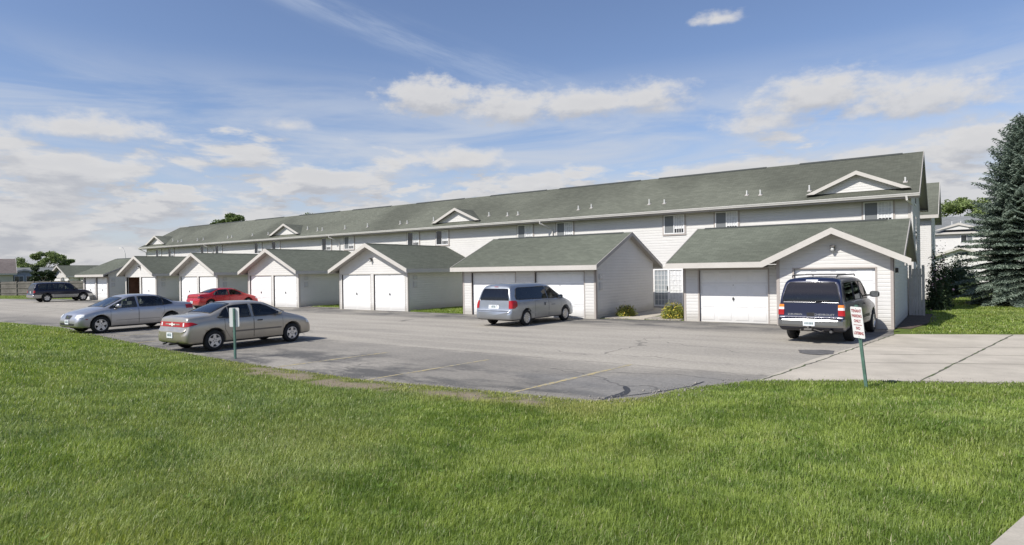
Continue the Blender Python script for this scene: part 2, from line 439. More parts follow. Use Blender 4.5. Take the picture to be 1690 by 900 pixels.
def axis(fine, mid, far):
    a = [fine[0]]
    while a[-1] < fine[1]: a.append(a[-1] + fine[2])
    lo_, hi_ = [], []
    st = fine[2]; x = a[0]
    while x > -far: st *= 1.22; x -= st; lo_.append(x)
    st = fine[2]; x = a[-1]
    while x < far: st *= 1.22; x += st; hi_.append(x)
    return np.array(lo_[::-1] + a + hi_)
gx = axis((-62, 10, .22), 0, 2200); gy = axis((-2, 28, .22), 0, 2200)
GX, GY = np.meshgrid(gx, gy); GZ = terrain(GX, GY)
nx, ny = len(gx), len(gy)
me = bpy.data.meshes.new('ground')
me.vertices.add(nx * ny); me.vertices.foreach_set('co', np.stack([GX, GY, GZ], -1).astype(np.float32).ravel())
I, J = np.meshgrid(np.arange(nx - 1), np.arange(ny - 1)); a = (J * nx + I).ravel()
F = np.stack([a, a + 1, a + nx + 1, a + nx], -1).ravel()
me.loops.add(len(F)); me.loops.foreach_set('vertex_index', F)
me.polygons.add(len(a)); me.polygons.foreach_set('loop_start', np.arange(len(a)) * 4); me.polygons.foreach_set('use_smooth', np.ones(len(a), bool))
me.update(calc_edges=True)
def bareness(X, Y):
    de = segdist(X, Y, [(-13.0, 8.2), (-9.96, 7.98), (-7.7, 8.2), (-5.6, 8.62)])
    v = np.clip(1 - de / .62, 0, 1) ** .6 * (vnoise(X, Y, 1.3, 3) * .6 + vnoise(X, Y, 4.1, 5) * .6)
    v = np.clip((v - .28) * 4, 0, 1)
    de2 = segdist(X, Y, [(-.9, 13.85), (.4, 14.5)]); v = np.maximum(v, np.clip(1 - de2 / .3, 0, 1) * .8)
    return v
at = me.attributes.new('bare', 'FLOAT', 'POINT'); at.data.foreach_set('value', bareness(GX, GY).astype(np.float32).ravel())
ground = bpy.data.objects.new('ground', me); col.objects.link(ground); meta(ground, 'green lawn and ground sloping down to the asphalt lot', kind='structure')
m = mat('lawn_soil', (.06, .08, .025), .95, spec=.1); t, b, pos = tex(m)
n1_ = t.noise(pos, .35, 4, .6); n2_ = t.noise(pos, 6., 6, .7); n3_ = t.noise(pos, 60., 3, .7)
c1 = t.mix(t.ss(n1_, .35, .65), (.11, .155, .034, 1), (.165, .21, .05, 1))
c1 = t.mix(t.m('MULTIPLY', t.ss(n2_, .4, .7), .5), c1, (.11, .13, .04, 1))
c1 = t.mix(1., c1, t.mix(n3_, (.55, .55, .55, 1), (1.35, 1.35, 1.35, 1)), 'MULTIPLY')
ba = t.new('ShaderNodeAttribute', attribute_name='bare').outputs['Fac']
c1 = t.mix(ba, c1, t.mix(n2_, (.20, .16, .11, 1), (.33, .28, .21, 1)))
t.put(b.inputs['Base Color'], c1); bump(t, b, n3_, .8, .03)
me.materials.append(m)

def sheet(name, poly, z, m, label=None, kind='structure', thick=0.):
    bm = bmesh.new(); vs = [bm.verts.new((x, y, z)) for x, y in poly]; f = bm.faces.new(vs)
    bmesh.ops.triangulate(bm, faces=[f]); bmesh.ops.recalc_face_normals(bm, faces=bm.faces)
    if sum(q.normal.z for q in bm.faces) < 0: bmesh.ops.reverse_faces(bm, faces=bm.faces)
    if thick:
        r = bmesh.ops.extrude_face_region(bm, geom=bm.faces[:]); vv = [e for e in r['geom'] if isinstance(e, bmesh.types.BMVert)]
        # extruded copy stays on top, original goes down
        for v in bm.verts:
            if v not in vv: v.co.z -= thick
        bmesh.ops.recalc_face_normals(bm, faces=bm.faces)
    me = bpy.data.meshes.new(name); bm.to_mesh(me); bm.free(); me.materials.append(m)
    o = bpy.data.objects.new(name, me); col.objects.link(o); meta(o, label, kind=kind); return o

# asphalt: pale worn wearing course, darker beds near garages and stalls, seams, cracks, stains
m = mat('asphalt', (.3, .29, .27), .9, spec=.25); t, b, pos = tex(m)
x, y, z = t.sep(pos)
big = t.noise(pos, .18, 5, .6); md = t.noise(pos, 1.1, 6, .65); fine = t.noise(pos, 45., 3, .75); vf = t.noise(pos, 160., 2, .7)
str_ = t.noise(t.vm('MULTIPLY', pos, (.10, 1.3, 1)), 1., 5, .6)
wob = t.m('MULTIPLY', t.m('SUBTRACT', md, .5), 1.1)
yy = t.m('ADD', y, wob)
lane = t.m('MULTIPLY', t.ss(yy, 12.9, 13.6), t.ss(yy, 22.6, 21.4))
c1 = t.mix(lane, (.23, .215, .188, 1), (.36, .332, .282, 1))
c1 = t.mix(t.ss(str_, .38, .62, 0., .40), c1, (.205, .192, .17, 1))
c1 = t.mix(t.ss(big, .42, .68, 0., .5), c1, (.40, .37, .315, 1))
# oil darkening in the stalls and before the doors
st = t.m('MAXIMUM', t.ss(yy, 12.6, 10.5), t.ss(yy, 22.0, 23.2))
spots = t.ss(t.noise(t.vm('MULTIPLY', pos, (.55, 1.2, 1)), .75, 5, .7, .3), .40, .62)
c1 = t.mix(t.m('MULTIPLY', t.m('MULTIPLY', st, spots), .95), c1, (.10, .098, .093, 1))
# a darker newer patch close to the near corner
cr = t.ss(t.m('ADD', t.m('MULTIPLY', t.m('ABSOLUTE', t.m('ADD', x, 4.2)), .55), t.m('ABSOLUTE', t.m('SUBTRACT', yy, 10.9))), 2.4, 1.2)
c1 = t.mix(t.m('MULTIPLY', cr, .6), c1, (.21, .205, .195, 1))
c1 = t.mix(1., c1, t.mix(fine, (.62, .62, .62, 1), (1.38, 1.38, 1.38, 1)), 'MULTIPLY')
md12 = t.noise(pos, 11., 5, .75)
c1 = t.mix(1., c1, t.mix(t.ss(md12, .25, .75), (.80, .80, .80, 1), (1.16, 1.16, 1.16, 1)), 'MULTIPLY')
c1 = t.mix(1., c1, t.mix(vf, (.75, .75, .75, 1), (1.25, 1.25, 1.25, 1)), 'MULTIPLY')
# cracks
vo = t.new('ShaderNodeTexVoronoi', feature='DISTANCE_TO_EDGE'); t.put(vo.inputs['Vector'], t.vm('ADD', t.vm('MULTIPLY', pos, (.16, .30, .0)), t.vm('MULTIPLY', t.new('ShaderNodeTexNoise', i_Vector=pos, i_Scale=.8, i_Detail=6.).outputs[1], (.35, .35, 0)))); vo.inputs['Scale'].default_value = 1.
ck = t.m('MULTIPLY', t.ss(vo.outputs[0], .006, .0015), t.ss(t.noise(pos, .22, 3), .47, .56))
sm = t.m('ABSOLUTE', t.m('SUBTRACT', t.m('ADD', y, t.m('MULTIPLY', t.m('SUBTRACT', t.noise(pos, .5, 5), .5), .35)), 13.3))
sm2 = t.m('ABSOLUTE', t.m('SUBTRACT', t.m('ADD', y, t.m('MULTIPLY', t.m('SUBTRACT', t.noise(pos, .4, 5), .5), .5)), 21.9))
ck = t.m('MAXIMUM', ck, t.m('MULTIPLY', t.m('MAXIMUM', t.ss(sm, .035, .01), t.ss(sm2, .03, .01)), t.ss(t.noise(pos, .9, 3), .38, .5)))
c1 = t.mix(t.m('MULTIPLY', ck, .45), c1, (.05, .05, .048, 1))
t.put(b.inputs['Base Color'], c1)
bump(t, b, t.m('SUBTRACT', t.m('ADD', fine, t.m('MULTIPLY', vf, .6)), t.m('MULTIPLY', ck, 2.)), .5, .006)
M['asphalt'] = m
sheet('parking_lot', PAVED, 0., m, 'worn grey asphalt parking lot in front of the garages')

def concrete(name, c):
    m = mat(name, c, .85, spec=.25); t, b, pos = tex(m)
    a_ = t.noise(pos, .7, 6, .65); f_ = t.noise(pos, 50, 3, .7); s_ = t.noise(t.vm('MULTIPLY', pos, (.5, 2.5, 1)), 1., 4)
    cc = t.mix(t.ss(a_, .3, .7), tuple(q * .85 for q in c), tuple(q * 1.1 for q in c))
    cc = t.mix(t.ss(s_, .5, .7, 0., .3), cc, tuple(q * .75 for q in c))
    cc = t.mix(1., cc, t.mix(f_, (.78, .78, .78, 1), (1.22, 1.22, 1.22, 1)), 'MULTIPLY')
    t.put(b.inputs['Base Color'], cc); bump(t, b, f_, .35, .004); return m
M['concrete'] = concrete('concrete', (.45, .41, .34))
APRON = [(-3.21, 12.64), (-.8, 14.0), (.95, 14.83), (6, 17.2), (14, 21.2), (14, 30.7), (8, 27.9), (1.6, 24.95), (-1.66, 23.42), (-2.2, 20.), (-2.65, 17.36), (-2.86, 16.14)]
sheet('driveway', APRON, .006, M['concrete'], 'pale concrete driveway slabs right of the asphalt')
sheet('path', PATH, .05, M['concrete'], 'concrete path to the patio door', thick=.1)
m = mat('bed_gravel', (.3, .27, .23), .95, spec=.2); t, b, pos = tex(m)
v_ = t.new('ShaderNodeTexVoronoi', i_Vector=pos, i_Scale=28.)
t.put(b.inputs['Base Color'], t.mix(v_.outputs[1], (.16, .14, .12, 1), (.52, .48, .42, 1))); bump(t, b, v_.outputs[0], .8, .03)
M['gravel'] = m
sheet('gravel_bed', BED, .042, m, 'pale gravel bed between two garages', thick=.1)
sheet('gravel_strip', [(-31.25, 25.5), (-35.25, 25.5), (-35.25, 25.9), (-31.25, 25.9)], .03, m, 'gravel strip between two gabled garages')
sheet('bark_bed', [(-1.8, 25.2), (-1.35, 25.2), (-.7, 29.5), (-.9, 33.2), (-1.8, 33.2)], .045, dirty('bark', (.10, .075, .055), .95, .25, 9.), 'dark mulch bed along the garage side')
# slab joints with a little grass in them
m = mat('joint', (.085, .085, .05), .95); t, b, pos = tex(m)
t.put(b.inputs['Base Color'], t.mix(t.ss(t.noise(pos, 2.5, 4), .45, .6), (.13, .12, .10, 1), (.07, .10, .03, 1)))
def strip(mb, a, b_, w0, z, seg=14, jit=.012):
    a = Vector((*a, 0)); b_ = Vector((*b_, 0)); d = (b_ - a).normalized(); nrm = Vector((-d.y, d.x, 0)); pv = None
    for i in range(seg + 1):
        p = a.lerp(b_, i / seg) + nrm * random.uniform(-jit, jit); w_ = w0 * random.uniform(.5, 1.4)
        q = (p + nrm * w_ * .5, p - nrm * w_ * .5)
        q = tuple(Vector((v.x, v.y, z)) for v in q)
        if pv: mb.quad(pv[1], q[1], q[0], pv[0])
        pv = q
mb = MB()
strip(mb, (-.62, 14.15), (1.32, 24.7), .045, .011, 40)
for k, yk in enumerate((4.35, 6.6, 2.2)):     # joints parallel to the driveway edge
    p0 = (-2.9 + .09 * yk, 14.0 + yk * .8); strip(mb, (p0[0], p0[1]), (12, p0[1] + (12 - p0[0]) * .47), .018, .011, 50)
strip(mb, (-3.15, 12.75), (-1.68, 23.3), .035, .012, 60, .03)
o = mb.build('driveway_joint', m); meta(o, 'dark weedy joints between the driveway slabs', kind='structure')
# faded yellow stall lines
m = mat('yellow_line', (.42, .34, .16), .85); t, b, pos = tex(m)
f_ = t.ss(t.noise(pos, 9., 5, .75), .40, .58); md_ = t.ss(t.noise(pos, 1.2, 3, .6), .35, .6)
t.put(b.inputs['Base Color'], t.mix(t.m('MULTIPLY', f_, t.m('ADD', .45, t.m('MULTIPLY', md_, .55))), (.26, .25, .22, 1), (.47, .37, .15, 1)))
mb = MB()
strip(mb, (-6.6, 9.2), (-6.18, 13.35), .10, .004, 12, .003)
strip(mb, (-9.95, 8.7), (-9.55, 12.3), .085, .004, 12, .003)
strip(mb, (-13.2, 8.8), (-12.85, 12.1), .085, .004, 12, .003)
strip(mb, (-25.4, 10.1), (-25.1, 13.1), .09, .004, 12, .003)
strip(mb, (-22.2, 9.5), (-21.9, 12.9), .09, .004, 12, .003)
o = mb.build('parking_line', m); meta(o, 'faded yellow parking stall lines on the asphalt', kind='structure')
# old tar seal in the near corner + damp patch
mb = MB(); m = mat('tar', (.04, .04, .042), .6)
def ribbon(pts, w_):
    pv = None
    for i, p in enumerate(pts):
        a = Vector((*pts[max(i - 1, 0)], 0)); b_ = Vector((*pts[min(i + 1, len(pts) - 1)], 0)); d = (b_ - a).normalized(); nrm = Vector((-d.y, d.x, 0))
        ww = w_ * (.4 + 1.2 * random.random()); q = (Vector((*p, .005)) + nrm * ww * .5, Vector((*p, .005)) - nrm * ww * .5)
        if pv: mb.quad(pv[1], q[1], q[0], pv[0])
        pv = q
ribbon([(-4.95, 9.35), (-4.9, 9.75), (-4.85, 10.1), (-4.9, 10.4), (-5.05, 10.65), (-5.15, 10.8)], .11)
ribbon([(-4.88, 9.7), (-4.6, 10.2), (-4.35, 10.7), (-4.1, 11.4), (-4.05, 12.0)], .03)
o = mb.build('tar_seal', m); meta(o, 'black tar seal lines in the near corner of the lot', kind='structure')
mb = MB()
pts = [(-3.0 + .5 * math.cos(a_) * random.uniform(.7, 1.1), 17.6 + .62 * math.sin(a_) * random.uniform(.7, 1.1)) for a_ in np.linspace(0, 6.28, 16, endpoint=False)]
sheet('oil_stain', pts, .010, dirty('stain', (.13, .125, .12), .7, .2, 5.), 'dark stain where asphalt meets the driveway')
# sidewalk at the lower right, following the slope
mb = MB(); pv = None
for k in range(60):
    yk = 1.0 + k * .23; xl = .17 + .27 * (yk - 4.77); q = []
    for xx in (xl, xl + .75, xl + 1.5): q.append((xx, yk, float(terrain(np.array([xx]), np.array([yk]))[0]) * .3 + float(terrain(np.array([xl + .7]), np.array([yk]))[0]) * .7 + .045))
    if pv:
        for i in range(2): mb.quad(pv[i], pv[i + 1], q[i + 1], q[i])
    pv = q
o = mb.build('sidewalk', M['concrete']); meta(o, 'concrete sidewalk corner at the lawn edge', kind='structure')
# ------------------------------------------------------------------ garages
def raised_door(w_, h_, rows=4, cols=4, name='garage_door', parent=None, loc=None, handle=True):
    mb = MB(); mb.box(0, w_, 0, .045, 0, h_)
    rh = h_ / rows; cw = w_ / cols
    for i in range(rows):
        if i: mb.box(0, w_, -.0015, .0, i * rh - .004, i * rh + .004, 1)
        for j in range(cols):
            x0, x1, z0, z1 = j * cw + .07, (j + 1) * cw - .07, i * rh + .07, (i + 1) * rh - .07
            a = [(x0, 0, z0), (x1, 0, z0), (x1, 0, z1), (x0, 0, z1)]; e = .035
            b_ = [(x0 + e, -.011, z0 + e), (x1 - e, -.011, z0 + e), (x1 - e, -.011, z1 - e), (x0 + e, -.011, z1 - e)]
            for k in range(4): mb.quad(a[k], a[(k + 1) % 4], b_[(k + 1) % 4], b_[k])
            mb.quad(*b_)
    o = mb.build(name, [M['door'], M['seam2']], parent, loc=loc)
    if handle:
        hb = MB(); hb.box(w_ * .5 - .02, w_ * .5 + .02, -.05, -.012, h_ * .42, h_ * .42 + .13); hb.box(w_ * .5 - .05, w_ * .5 + .05, -.03, -.012, h_ * .42 + .05, h_ * .42 + .08)
        hb.build('handle', M['handle'], o)
        hb = MB(); hb.lathe([(0, .0), (0, .018), (.012, .018), (.012, 0)], axis='z', n=8, c=(0, 0, 0))
        k_ = hb.build('lock', M['handle'], o, loc=(w_ * .5, -.002, h_ * .71)); k_.rotation_euler = (R(90), 0, 0)
    return o
M['seam2'] = mat('door_joint', (.35, .35, .35), .8)
def wall_light(parent, x, y, z):
    mb = MB(); mb.box(x - .06, x + .06, y - .03, y, z - .09, z + .09); mb.box(x - .075, x + .075, y - .22, y - .03, z + .04, z + .10)
    o = mb.build('wall_light', M['lampmetal'], parent)
    mb = MB(); mb.lathe([(0, .0), (0, .05), (-.10, .065), (-.16, .04), (-.16, 0)], axis='z', n=14, c=(x, y - .13, z + .04)); mb.build('lamp_shade', M['lampglass'], o, True)
def meter(parent, x, y, z, rz=0):
    # utility plates on a side wall facing +X
    mb = MB(); mb.box(x, x + .03, y - .16, y + .16, z + .18, z + .42); mb.box(x, x + .03, y - .14, y + .14, z - .30, z + .05)
    o = mb.build('meter_box', M['meter'], parent)
    mb = MB(); mb.box(x + .03, x + .04, y - .09, y + .09, z + .24, z + .36); mb.box(x + .03, x + .04, y - .08, y + .08, z - .22, z - .05); mb.split('meter_window', M['lampglass'], o)
def corner(mb, x, y, sx, sy, z0, z1, w_=.09):
    mb.box(x - (0 if sx > 0 else w_), x + (w_ if sx > 0 else 0), y, y, z0, z1) if False else None
def gable_garage(label, xl, w_, yf, depth, doors, open_door=None, light=True, group=None, apex=3.93, post=.13, meterbox=True):
    """ridge runs back; origin at the left front corner of the walls"""
    T = thing('garage', label, 'garage', (xl, yf, 0), 0, group)
    he = 2.32; ov = .42; fo = .52; th = .10
    k = (apex - 2.40) / (w_ / 2 + ov); zr = apex
    zt = lambda x: 2.40 + (min(x, w_ - x) + ov) * k            # roof top surface height above x
    wz = lambda x: zt(x) - th - .02
    mb = MB()
    dt = 2.12
    # front wall above the doors, posts beside the doors
    poly = [(0, dt), (w_, dt), (w_, wz(w_)), (w_ / 2, wz(w_ / 2)), (0, wz(0))]
    siding(mb, (0, 0, 0), (1, 0, 0), (0, -1, 0), poly)
    edges = [0] + [e for d in doors for e in d] + [w_]
    for i in range(0, len(edges), 2):
        a, b_ = edges[i], edges[i + 1]
        if b_ - a > .02: siding(mb, (0, 0, 0), (1, 0, 0), (0, -1, 0), [(a, 0), (b_, 0), (b_, dt), (a, dt)]); mb.box(a, b_, .001, .16, 0, dt)
    mb.box(0, w_, .001, .12, dt + .001, 2.2)
    pts = [(0, .001, 2.2), (w_, .001, 2.2), (w_, .001, wz(w_) - .01), (w_ / 2, .001, wz(w_ / 2) - .01), (0, .001, wz(0) - .01)]
    mb.prism(pts, (0, .1, 0))
    siding(mb, (w_, 0, 0), (0, 1, 0), (1, 0, 0), [(.0, 0), (depth, 0), (depth, 2.3), (0, 2.3)])
    siding(mb, (0, 0, 0), (0, 1, 0), (-1, 0, 0), [(.0, 0), (depth, 0), (depth, 2.3), (0, 2.3)])
    siding(mb, (0, depth, 0), (1, 0, 0), (0, 1, 0), [(0, 0), (w_, 0), (w_, wz(w_)), (w_ / 2, wz(w_ / 2)), (0, wz(0))])
    mb.box(.001, .08, .17, depth - .001, 0, 2.3, 1); mb.box(w_ - .08, w_ - .001, .17, depth - .001, 0, 2.3, 1); mb.box(.08, w_ - .08, depth - .08, depth - .001, 0, 2.3, 1)
    mb.build('wall', [M['siding'], M['inner']], T)
    # trims
    tr = MB()
    for (cx, s) in ((0, -1), (w_, 1)):
        tr.box(cx - .09 if s > 0 else cx - .018, cx + .018 if s > 0 else cx + .09, -.022, .0, 0, 2.25)
        tr.box(cx + .001 if s > 0 else cx - .02, cx + .02 if s > 0 else cx - .001, -.022, .10, 0, 2.25)
    for (a, b_) in doors:
        tr.box(a - .045, a, -.024, .10, 0, dt); tr.box(b_, b_ + .045, -.024, .10, 0, dt); tr.box(a - .045, b_ + .045, -.024, .10, dt, dt + .045)
    tr.split('trim', M['trim'], T)
    # roof
    rf = MB()
    L0, L1 = -fo, depth + .35
    roof_quad(rf, [(-ov, L0, 2.40), (-ov, L1, 2.40), (w_ / 2, L1, zr), (w_ / 2, L0, zr)], 0, th, 1)
    roof_quad(rf, [(w_ + ov, L0, 2.40), (w_ + ov, L1, 2.40), (w_ / 2, L1, zr), (w_ / 2, L0, zr)], 0, th, 1)
    rr = rf.build('roof', [M['roof2'], M['soffit']], T)
    rc = MB(); rc.prism([(w_ / 2 - .13, L0 + .02, zr - .13 * k + .012), (w_ / 2, L0 + .02, zr + .02), (w_ / 2 + .13, L0 + .02, zr - .13 * k + .012), (w_ / 2, L0 + .02, zr - .03)], (0, L1 - L0 - .04 - .5, 0)); rc.build('ridge_cap', M['roof2'], rr)
    fb = MB()
    for s in (-1, 1):   # rake boards with a plumb cut at the ends
        xe = -ov - .01 if s < 0 else w_ + ov + .01
        for (yb_, t_) in ((L0 - .03, .03), (L1, .03)):
            zb_ = .22
            pts = [(xe, yb_, 2.415), (w_ / 2, yb_, zr + .02), (w_ / 2, yb_, zr + .02 - zb_ * 1.06), (xe, yb_, 2.415 - zb_)]
            fb.prism(pts, (0, t_, 0))
        fb.box(xe - .012 if s < 0 else xe - .012, xe + .012, L0, L1, 2.19, 2.385)
    for s in (-1, 1):
        a, b_ = (-ov, -.02) if s < 0 else (w_ + .02, w_ + ov)
        fb.box(a, b_, .0, depth, 2.195, 2.21)
    fb.split('fascia', M['trim'], T)
    for i, (a, b_) in enumerate(doors):
        if i == open_door: continue
        raised_door(b_ - a, dt, 4, 2, parent=T, loc=(a, .06, 0))
    if light: wall_light(T, w_ / 2, -.012, 2.98)
    if meterbox: meter(T, w_ + .018, .55, 1.62)
    return T
GG = 'garages in a row before the apartment block'
g4 = gable_garage('white gabled two-door garage nearest the camera, beside the silver-blue minivan, lamp in its gable', -31.2, 5.9, 25.3, 6.2, [(.24, 2.80), (3.10, 5.66)], group=GG)
g3 = gable_garage('white gabled two-door garage behind the beige sedan, just right of the red car', -41.15, 5.85, 25.3, 6.2, [(.24, 2.78), (3.07, 5.61)], light=False, group=GG)
g2 = gable_garage('white gabled two-door garage just left of the red car, behind its rear end', -50.85, 5.7, 25.3, 5.6, [(.22, 2.70), (3.0, 5.48)], light=False, group=GG)
g1 = gable_garage('white gabled garage with one door open showing a brown interior', -60.35, 5.7, 25.3, 5.6, [(.22, 2.70), (3.0, 5.48)], open_door=0, group=GG)
mb = MB(); mb.box(-59.9, -58.9, 26.9, 27.3, 0, 1.95); mb.box(-59.85, -59.42, 26.88, 26.9, .1, 1.85, 1); mb.box(-59.38, -58.95, 26.88, 26.9, .1, 1.85, 1)
o = mb.build('cabinet', [mat('cabinet_wood', (.16, .055, .035), .6), mat('cabinet_door', (.21, .075, .045), .5)]); meta(o, 'reddish brown wooden cabinet standing inside the open garage', 'cabinet')
mb = MB(); mb.lathe([(0, .0), (0, .14), (.34, .17), (.35, .18), (.35, .165), (.05, .13), (.05, 0)], axis='z', n=16, c=(-58.2, 26.2, 0)); o = mb.build('bucket', M['white'], None, True); meta(o, 'white bucket on the floor of the open garage', 'bucket')

def eave_garage(label, xl, w_, yf, depth, doors, group=None, ovl=.40, ovr=.32, cols=4, lo=0):
    """ridge parallel to the front"""
    T = thing('garage', label, 'garage', (xl, yf, 0), 0, group)
    fo = .52; th = .08; ze = 2.42; dt = 2.12; zr = 4.0
    ym = depth / 2
    k = (zr - ze) / (ym + fo)
    mb = MB()
    edges = [0] + [e for d in doors for e in d] + [w_]
    for i in range(0, len(edges), 2):
        a, b_ = edges[i], edges[i + 1]
        siding(mb, (0, 0, 0), (1, 0, 0), (0, -1, 0), [(a, 0), (b_, 0), (b_, dt), (a, dt)]); mb.box(a, b_, .001, .16, 0, dt)
    siding(mb, (0, 0, 0), (1, 0, 0), (0, -1, 0), [(0, dt), (w_, dt), (w_, 2.3), (0, 2.3)]); mb.box(0, w_, .001, .10, dt, 2.3)
    wz = lambda y: ze + (min(y, depth - y) + fo) * k - th - .015
    gp = [(0, 0), (depth, 0), (depth, wz(depth)), (ym, wz(ym)), (0, wz(0))]
    siding(mb, (w_, 0, 0), (0, 1, 0), (1, 0, 0), gp); siding(mb, (0, 0, 0), (0, 1, 0), (-1, 0, 0), gp)
    siding(mb, (0, depth, 0), (1, 0, 0), (0, 1, 0), [(0, 0), (w_, 0), (w_, 2.3), (0, 2.3)])
    mb.box(.001, .06, .17, depth - .01, 0, 2.3, 1); mb.box(w_ - .06, w_ - .001, .17, depth - .01, 0, 2.3, 1)
    mb.build('wall', [M['siding'], M['inner']], T)
    rf = MB(); X0, X1 = -ovl, w_ + ovr
    roof_quad(rf, [(X0, -fo, ze), (X1, -fo, ze), (X1, ym, zr), (X0, ym, zr)], 0, th, 1)
    roof_quad(rf, [(X0, depth + fo, ze), (X1, depth + fo, ze), (X1, ym, zr), (X0, ym, zr)], 0, th, 1)
    rr = rf.build('roof', [M['roof2'], M['soffit']], T)
    rc = MB(); rc.prism([(X0 + .35, ym - .13, zr - .13 * k + .012), (X0 + .35, ym, zr + .03), (X0 + .35, ym + .13, zr - .13 * k + .012)], (w_ - .1, 0, 0)); rc.build('ridge_cap', M['ridge'], rr)
    fb = MB(); fb.box(X0 - .01, X1 + .01, -fo - .035, -fo, 2.20, 2.405); fb.box(X0 - .01, X1 + .01, depth + fo, depth + fo + .03, 2.20, 2.405)
    fb.split('fascia', M['trim'], T)
    rb = MB()
    for xx in (X0 - .006, X1 - .024):
        for (y0, y1) in ((-fo - .002, ym), (depth + fo + .002, ym)):
            rb.prism([(xx, y0, ze + .012), (xx, y1, zr + .012), (xx, y1, zr - .17), (xx, y0, ze - .16)], (.03, 0, 0))
    rb.split('rake_board', M['rake'], T)
    sf = MB(); sf.box(X0 + .02, X1 - .02, -fo, -.018, 2.205, 2.215); sf.build('soffit', M['soffit'], T)
    tr = MB()
    for (cx, s) in ((0, -1), (w_, 1)):
        tr.box(cx - .09 if s > 0 else cx - .018, cx + .018 if s > 0 else cx + .09, -.022, 0, 0, 2.2)
        tr.box(cx + .001 if s > 0 else cx - .02, cx + .02 if s > 0 else cx - .001, -.022, .10, 0, 2.2)
    for (a, b_) in doors: tr.box(a - .045, a, -.024, .12, 0, dt); tr.box(b_, b_ + .045, -.024, .12, 0, dt); tr.box(a - .045, b_ + .045, -.022, .12, dt, dt + .05)
    tr.split('trim', M['trim2'], T)
    for (a, b_) in doors: raised_door(b_ - a, dt, 4, cols, parent=T, loc=(a, .08, 0))
    meter(T, w_ + .016, .42, 1.58)
    return T
M['ridge'] = mat('ridge_vent', (.045, .05, .045), .8)
M['rake'] = dirty('rake_paint', (.36, .335, .31), .6, .05, 2.)
M['trim2'] = dirty('brown_trim', (.40, .36, .33), .55, .05, 2.)
g5 = eave_garage('wide white garage behind the parked minivan, long green roof slope facing the lot', -20.92, 7.72, 24.9, 6.4, [(.60, 3.32), (4.48, 7.12)], group=GG)
gm = eave_garage('white two-door garage with a level eave, in front of the dark wagon-bodied vehicle', -69.4, 5.5, 25.3, 6.2, [(.3, 2.7), (3.0, 5.3)], group=GG, ovl=.5, ovr=.35, cols=2)

# garage at the right: long roof parallel to the lot with a cross gable over the right-hand door
T = thing('garage', 'large white garage with a cross gable, at the right end of the row', 'garage', (-9.42, 25.6, 0), 0, GG)
mb = MB(); W7 = 7.58; D7 = 6.6; dt = 2.12; gx0 = 3.80; gy = -.45
def edges_wall(mb, y, segs, dt_=2.12, h=2.3):
    for a, b_ in segs: siding(mb, (0, y, 0), (1, 0, 0), (0, -1, 0), [(a, 0), (b_, 0), (b_, dt_), (a, dt_)]); mb.box(a, b_, y + .001, y + .15, 0, dt_)
edges_wall(mb, 0, [(0, .66), (3.36, gx0)])
siding(mb, (0, 0, 0), (1, 0, 0), (0, -1, 0), [(0, dt), (gx0, dt), (gx0, 2.3), (0, 2.3)]); mb.box(0, gx0, .001, .1, dt, 2.3)
edges_wall(mb, gy, [(gx0, 4.40), (7.03, W7)])
ga, gz_ = 5.74, 3.55     # gable apex x and roof-top height there
ge0, ge1 = 3.37, 8.11    # ends of the gable roof
kk = (gz_ - 2.42) / (ga - ge0); kr = (gz_ - 2.42) / (ge1 - ga)
gt = lambda x: (2.42 + (x - ge0) * kk) if x < ga else (2.42 + (ge1 - x) * kr)
siding(mb, (0, gy, 0), (1, 0, 0), (0, -1, 0), [(gx0, dt), (W7, dt), (W7, gt(W7) - .12), (ga, gt(ga) - .12), (gx0, gt(gx0) - .12)])
mb.prism([(gx0, gy + .001, dt), (W7, gy + .001, dt), (W7, gy + .001, gt(W7) - .13), (ga, gy + .001, gt(ga) - .13), (gx0, gy + .001, gt(gx0) - .13)], (0, .1, 0))
siding(mb, (gx0, gy, 0), (0, 1, 0), (-1, 0, 0), [(0, 0), (-gy, 0), (-gy, 2.2), (0, 2.2)])
ym = 3.0; ze = 2.42; zr = 4.02; fo = .95; kq = (zr - ze) / (ym + fo)
wz = lambda y: ze + (min(y, 2 * ym - y) + fo) * kq - .1
siding(mb, (W7, gy, 0), (0, 1, 0), (1, 0, 0), [(0, 0), (7.2, 0), (7.2, wz(6.75)), (ym - gy, wz(ym)), (0, wz(gy))])
siding(mb, (0, 0, 0), (0, 1, 0), (-1, 0, 0), [(0, 0), (6.75, 0), (6.75, wz(6.75)), (ym, wz(ym)), (0, wz(0))])
siding(mb, (0, 6.75, 0), (1, 0, 0), (0, 1, 0), [(0, 0), (W7, 0), (W7, 2.3), (0, 2.3)])
mb.box(W7 - .06, W7 - .001, gy + .17, 6.7, 0, 2.3); mb.box(.001, .06, .17, 6.7, 0, 2.3)
mb.build('wall', [M['siding'], M['inner']], T)
rf = MB(); RX0, RX1 = -.42, 7.92
yb_ = -fo + (gz_ + .02 - ze) / kq
tq = (RX1 - ga) / (ge1 - ga); yv = yb_ + (-fo - yb_) * tq
roof_quad(rf, [(RX0, -fo, ze), (ge0 - .02, -fo, ze), (ga, yb_, ze + (yb_ + fo) * kq), (RX1, yv, ze + (yv + fo) * kq), (RX1, ym, zr), (RX0, ym, zr)], 0, .07, 1)
roof_quad(rf, [(RX0, 2 * ym + fo, ze), (RX1, 2 * ym + fo, ze), (RX1, ym, zr), (RX0, ym, zr)], 0, .07, 1)
yb_ = -fo + (gz_ + .02 - ze) / kq
